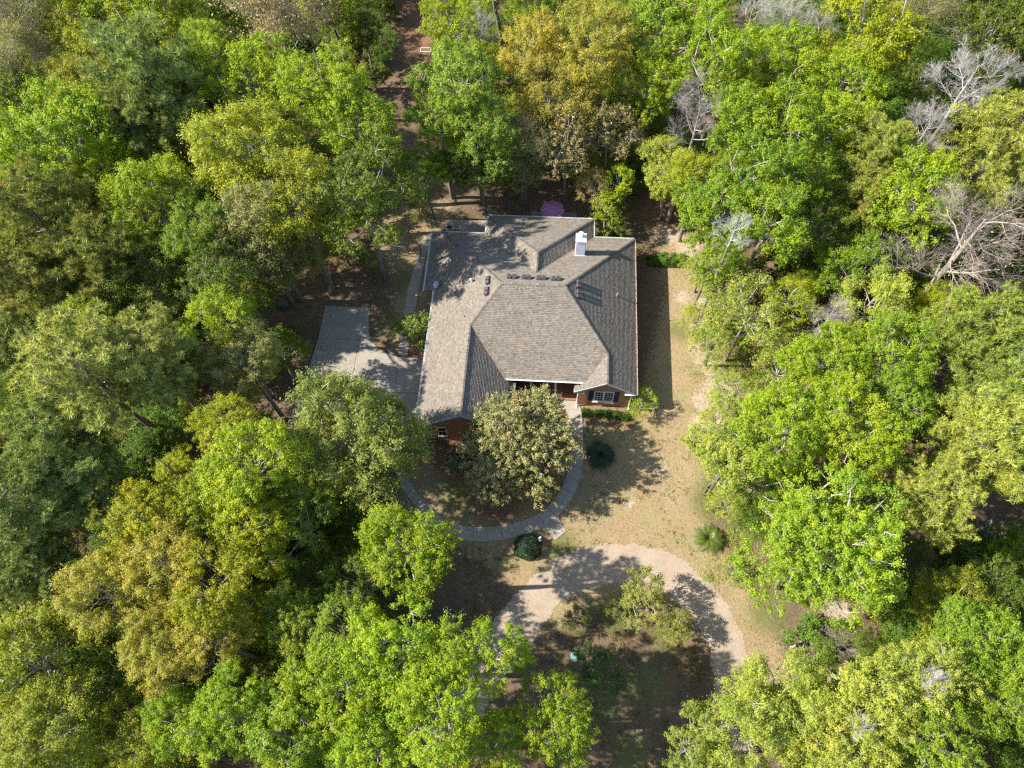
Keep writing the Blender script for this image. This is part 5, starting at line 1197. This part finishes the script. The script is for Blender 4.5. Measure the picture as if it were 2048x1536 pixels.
# ---- forest undergrowth: one uncounted mass of low bushes and saplings
def forest_mask(x, y):
    ok = np.ones(x.shape, bool)
    for p, m_ in ((LAWN, 0.8), (LAWN2, 0.6), (GRAVEL, 0.5), (DRIVE, 1.2), (HOUSE, 1.6)): ok &= dist_poly(x, y, p) < -m_
    ok &= ~((x > -9.5) & (x < -3.0) & (y > 33) & (y < 75)); ok &= ~((x > -15.6) & (x < -5) & (y > 9) & (y < 21))
    ok &= ~((x > 9.5) & (x < 25.5) & (y < -12) & (y > -32))
    ok &= ~((x > -8.5) & (x < 2.5) & (y > 24) & (y < 33))
    ok &= ~((x > -3) & (x < 5.5) & (y > 19) & (y < 27)); ok &= ~((x > 5) & (x < 15.5) & (y > 22) & (y < 28.5))
    ok &= ~((x > -3) & (x < 15) & (y < 0.5) & (y > -8.5)); ok &= ~((x > 18) & (x < 26) & (y > 20) & (y < 29))
    ok &= ~((x > 1) & (x < 12) & (y > -17) & (y < -8) ); ok &= ~((x > 26.5) & (x < 30) & (y < -9) & (y > -20) & (np.sin(x*5) > -2))
    return ok
def gn_scatter(name, label, pts, scl, sources):
    """one uncounted mass: the sources (crown meshes with their own colours) instanced on the points"""
    src = bpy.data.collections.new(name+'_source')
    for k, (me_, col_) in enumerate(sources):
        so = bpy.data.objects.new('%s_kind' % name, me_); so.color = (*col_, 1); src.objects.link(so)
    n = len(pts); me_ = bpy.data.meshes.new(name); me_.vertices.add(n); me_.vertices.foreach_set('co', np.asarray(pts, np.float32).ravel())
    for a, v in (('scl', scl), ('rot', rng.uniform(0, 6.28, n))): me_.attributes.new(a, 'FLOAT', 'POINT').data.foreach_set('value', np.asarray(v, np.float32))
    me_.attributes.new('pick', 'INT', 'POINT').data.foreach_set('value', rng.integers(0, len(sources), n).astype(np.int32))
    o = link(bpy.data.objects.new(name, me_)); tag(o, label, kind='stuff')
    ng = bpy.data.node_groups.new(name, 'GeometryNodeTree'); ng.interface.new_socket('Geometry', in_out='INPUT', socket_type='NodeSocketGeometry'); ng.interface.new_socket('Geometry', in_out='OUTPUT', socket_type='NodeSocketGeometry')
    N = ng.nodes; L = ng.links; gi, go = N.new('NodeGroupInput'), N.new('NodeGroupOutput'); ci = N.new('GeometryNodeCollectionInfo'); ci.inputs[0].default_value = src; ci.inputs['Separate Children'].default_value = True; ci.inputs['Reset Children'].default_value = True
    ip = N.new('GeometryNodeInstanceOnPoints'); L.new(gi.outputs[0], ip.inputs['Points']); L.new(ci.outputs[0], ip.inputs['Instance']); ip.inputs['Pick Instance'].default_value = True
    def na(a, t):
        x = N.new('GeometryNodeInputNamedAttribute'); x.data_type = t; x.inputs[0].default_value = a; return x.outputs[0]
    L.new(na('pick', 'INT'), ip.inputs['Instance Index']); cx = N.new('ShaderNodeCombineXYZ'); L.new(na('rot', 'FLOAT'), cx.inputs[2]); L.new(cx.outputs[0], ip.inputs['Rotation']); L.new(na('scl', 'FLOAT'), ip.inputs['Scale'])
    L.new(ip.outputs[0], go.inputs[0]); md = o.modifiers.new('scatter', 'NODES'); md.node_group = ng; return o
nU = 3600; bx, by = rng.uniform(-78, 84, nU), rng.uniform(-42, 80, nU)
ok = forest_mask(bx, by) & (np.sin(bx*0.45+1)+np.sin(by*0.5+bx*0.13)+rng.normal(size=nU)*0.8 > -0.9); bx, by = bx[ok], by[ok]
sc_ = rng.uniform(0.55, 1.75, len(bx)); bz = sc_*rng.uniform(0.45, 1.0, len(bx))+rng.random(len(bx))**2*2.2
def recol(me_, mat): m2_ = me_.copy(); m2_.materials.clear(); m2_.materials.append(mat); return m2_
M_under = mat_leaf('leaf_undergrowth', pal=[(0.17,0.245,0.04),(0.26,0.33,0.05),(0.13,0.20,0.035),(0.23,0.21,0.07),(0.31,0.35,0.055),(0.16,0.26,0.05),(0.21,0.29,0.05)])
M_wood = mat_leaf('leaf_wood', pal=[PAL[k] for k in ('L','G','D','Yg','G','K','Y','D')])
M_woodp = mat_leaf('needle_wood', pal=[PAL[k] for k in ('B','PO','BL','B')])
under_src = [(recol(p[0], M_under), (1,1,1)) for p in PR['sap']]; spa_src = [(recol(p[0], M_under), (1,1,1)) for p in PR['spa']]
gn_scatter('undergrowth', 'low mixed green undergrowth and saplings covering the forest floor', np.stack([bx, by, bz], 1), sc_,
    under_src)
nU = 1500; bx, by = rng.uniform(-78, 84, nU), rng.uniform(-42, 80, nU)
m2 = np.ones(nU, bool)
for p_, q_ in ((LAWN, 2.2), (LAWN2, 2.0), (GRAVEL, 2.4), (DRIVE, 2.6), (HOUSE, 3.5)): m2 &= dist_poly(bx, by, p_) < -q_
m2 &= forest_mask(bx, by); bx, by = bx[m2], by[m2]; sc_ = rng.uniform(0.7, 1.15, len(bx))
gn_scatter('understorey', 'dim understorey of loose leafy growth between the taller trees', np.stack([bx, by, rng.uniform(2.2, 5.5, len(bx))], 1), sc_,
    spa_src)
# the wood goes on outside the view
nW = 1200; bx, by = rng.uniform(-130, 135, nW), rng.uniform(-90, 130, nW)
xl = np.interp(by, [-27, 57], [-30.5, -64.0]); xr = np.interp(by, [-22, 61], [48.5, 70.0])
out = (bx < xl-2.5) | (bx > xr+2.5) | (by < -31) | (by > 61.5); bx, by = bx[out], by[out]
gn_scatter('woods', 'continuous mixed wood beyond the trees around the house', np.stack([bx, by, rng.uniform(8, 12, len(bx))], 1), rng.uniform(0.9, 1.35, len(bx)),
    [(recol(PR['oak'][0][0], M_wood), (1,1,1)), (recol(PR['oak'][1][0], M_wood), (1,1,1)), (recol(PR['pine'][0][0], M_woodp), (1,1,1))])
# weeds and airy green growth along the sandy side yard
def scatter_tufts(name, spots, per, hgt, size, col, label, mat, seed, tri=True):
    rg = np.random.default_rng(seed); xs_, ys_, rs_ = (np.array(a) for a in zip(*spots)); n = len(xs_)*per; idx = np.repeat(np.arange(len(xs_)), per)
    a = rg.uniform(0, 6.28, n); r = rs_[idx]*np.sqrt(rg.random(n)); C = np.stack([xs_[idx]+r*np.cos(a), ys_[idx]+r*np.sin(a), hgt*rg.random(n)**1.5*(1-0.6*r/rs_[idx])], 1)
    V, F = leaves(C, unit(rg.normal(size=(n, 3))*0.7+np.array([0,0,0.8])), size*rg.uniform(0.5, 1.4, n), 0.5, tri, rg)
    k = 3 if tri else 4; me_ = mesh_np(name, V, F, mat, {'tint': np.repeat(rg.random(n), k)}); o = link(bpy.data.objects.new(name, me_)); o.color = (*col, 1); tag(o, label, kind='stuff')
rg = random.Random(4)
sp1 = [(rg.uniform(23.4,29.5), rg.uniform(-11,15), rg.uniform(0.25,0.95)) for _ in range(520)]
sp1 = [q for q in sp1 if q[0] > 25.0+0.8*math.sin(q[1]*0.7)+0.9*math.sin(q[1]*0.31+1)+rg.uniform(-0.9, 0.6)]
scatter_tufts('weeds', sp1, 85, 0.5, 0.085, (0.36,0.42,0.10), 'airy yellow-green weeds along the sandy lawn edge', M_leaf, 9)
sp2 = [(rg.uniform(9.5,25.5), rg.uniform(-30,-12.4), rg.uniform(0.12,0.6)) for _ in range(900)] + [(rg.uniform(0.0,9.0), rg.uniform(-17,-8.9), rg.uniform(0.1,0.5)) for _ in range(260)]
sa = np.array(sp2); okk = (dist_poly(sa[:, 0], sa[:, 1], GRAVEL) < -0.1) & (np.sin(sa[:, 0]*1.3+sa[:, 1]*0.5)+np.sin(sa[:, 1]*1.1)+rng.normal(size=len(sa))*0.6 > -0.2)
scatter_tufts('island_weeds', [q for q, k in zip(sp2, okk) if k], 42, 0.22, 0.085, (0.21,0.20,0.07), 'low dark weeds and seedlings scattered over the drive island', M_leaf, 10)
sp3 = [(rg.uniform(-9,3.5), rg.uniform(8.8,36), rg.uniform(0.1,0.55)) for _ in range(520)]
sa = np.array(sp3); okk = (dist_poly(sa[:, 0], sa[:, 1], DRIVE) < -0.2) & (dist_poly(sa[:, 0], sa[:, 1], HOUSE) < -0.5) & ~((sa[:, 0] > -3.7) & (sa[:, 0] < -0.6) & (sa[:, 1] < 24.8)) & ~((sa[:, 0] > -1.6) & (sa[:, 0] < 4.3) & (sa[:, 1] < 25)) & (np.sin(sa[:, 0]*1.7)+np.sin(sa[:, 1]*0.9)+rng.normal(size=len(sa))*0.6 > -0.1)
scatter_tufts('back_weeds', [q for q, k in zip(sp3, okk) if k], 38, 0.25, 0.08, (0.20,0.22,0.055), 'patchy weeds on the shaded ground behind and beside the house', M_leaf, 12)
sp4 = [(rg.uniform(12.5,26.5), rg.uniform(-8.5,4), rg.uniform(0.06,0.3)) for _ in range(700)]
sa = np.array(sp4); okk = (dist_poly(sa[:, 0], sa[:, 1], LAWN) > 0) & (dist_poly(sa[:, 0], sa[:, 1], GRAVEL) < 0) & (dist_poly(sa[:, 0], sa[:, 1], HOUSE) < -0.6) & (np.hypot(sa[:, 0]-8.5, sa[:, 1]+2.2) > 6.3) & (np.sin(sa[:, 0]*0.9+1)+np.sin(sa[:, 1]*1.3)+rng.normal(size=len(sa))*0.7 > 0.2)
scatter_tufts('lawn_weeds', [q for q, k in zip(sp4, okk) if k], 26, 0.1, 0.07, (0.25,0.26,0.08), 'small green weed tufts in the dry lawn', M_leaf, 13)
# lawn grass, dry
nG = 90000; gx_, gy_ = rng.uniform(-6, 31, nG), rng.uniform(-30, 34, nG)
dl = np.maximum(dist_poly(gx_, gy_, LAWN), dist_poly(gx_, gy_, LAWN2)); ok = (dl > rng.uniform(-1.5, 0.6, nG)) & (dist_poly(gx_, gy_, GRAVEL) < rng.uniform(-0.1, 0.35, nG)) & (dist_poly(gx_, gy_, DRIVE) < -0.1) & (dist_poly(gx_, gy_, HOUSE) < -0.1)
ok &= (np.sin(gx_*1.9+np.sin(gy_*1.3)*1.4)+np.sin(gy_*2.3+gx_*0.6)+rng.normal(size=nG)*0.9) > -0.3
pth = [Vector((*p, 0)) for p in FP]
for a, b in zip(pth, pth[1:]):
    dx_, dy_ = b.x-a.x, b.y-a.y; t = np.clip(((gx_-a.x)*dx_+(gy_-a.y)*dy_)/(dx_*dx_+dy_*dy_), 0, 1); ok &= np.hypot(gx_-a.x-t*dx_, gy_-a.y-t*dy_) > 0.62
ok &= ~((gx_ > -3.3) & (gx_ < -1.2) & (gy_ < 23))
gx_, gy_ = gx_[ok], gy_[ok]; n = len(gx_)
C = np.stack([gx_, gy_, rng.uniform(0.02, 0.07, n)], 1); V, F = leaves(C, unit(rng.normal(size=(n, 3))*0.8+np.array([0,0,0.6])), rng.uniform(0.05, 0.17, n), 0.26, True, rng)
me_ = mesh_np('dry_grass', V, F, M_leaf, {'tint': np.repeat(rng.random(n), 3)}); o = link(bpy.data.objects.new('dry_grass', me_)); o.color = (0.44,0.335,0.175,1); tag(o, 'sparse dry tan and green lawn grass', kind='stuff')
# fallen leaves
nL = 70000; lx, ly = rng.uniform(-62, 70, nL), rng.uniform(-30, 66, nL); ok = (dist_poly(lx, ly, HOUSE) < -0.2) & (rng.random(nL) < np.where(np.maximum(dist_poly(lx, ly, LAWN), dist_poly(lx, ly, DRIVE)) > 0, 0.34, 1.0)) & (dist_poly(lx, ly, GRAVEL) < 0)
lx, ly = lx[ok], ly[ok]; n = len(lx); C = np.stack([lx, ly, gheight(lx, ly)+0.03+0.04*(dist_poly(lx, ly, DRIVE) > 0)], 1)
V, F = leaves(C, unit(rng.normal(size=(n, 3))*0.35+np.array([0,0,1.0])), rng.uniform(0.05, 0.11, n), 0.6, True, rng)
me_ = mesh_np('fallen_leaves', V, F, M_bud, {'tint': np.repeat(rng.random(n), 3)}); o = link(bpy.data.objects.new('fallen_leaves', me_)); o.color = (0.22,0.125,0.06,1); tag(o, 'brown and orange fallen leaves strewn under the trees', kind='stuff')
print('TRIS', sum(len(m_.polygons)*2 for m_ in bpy.data.meshes))
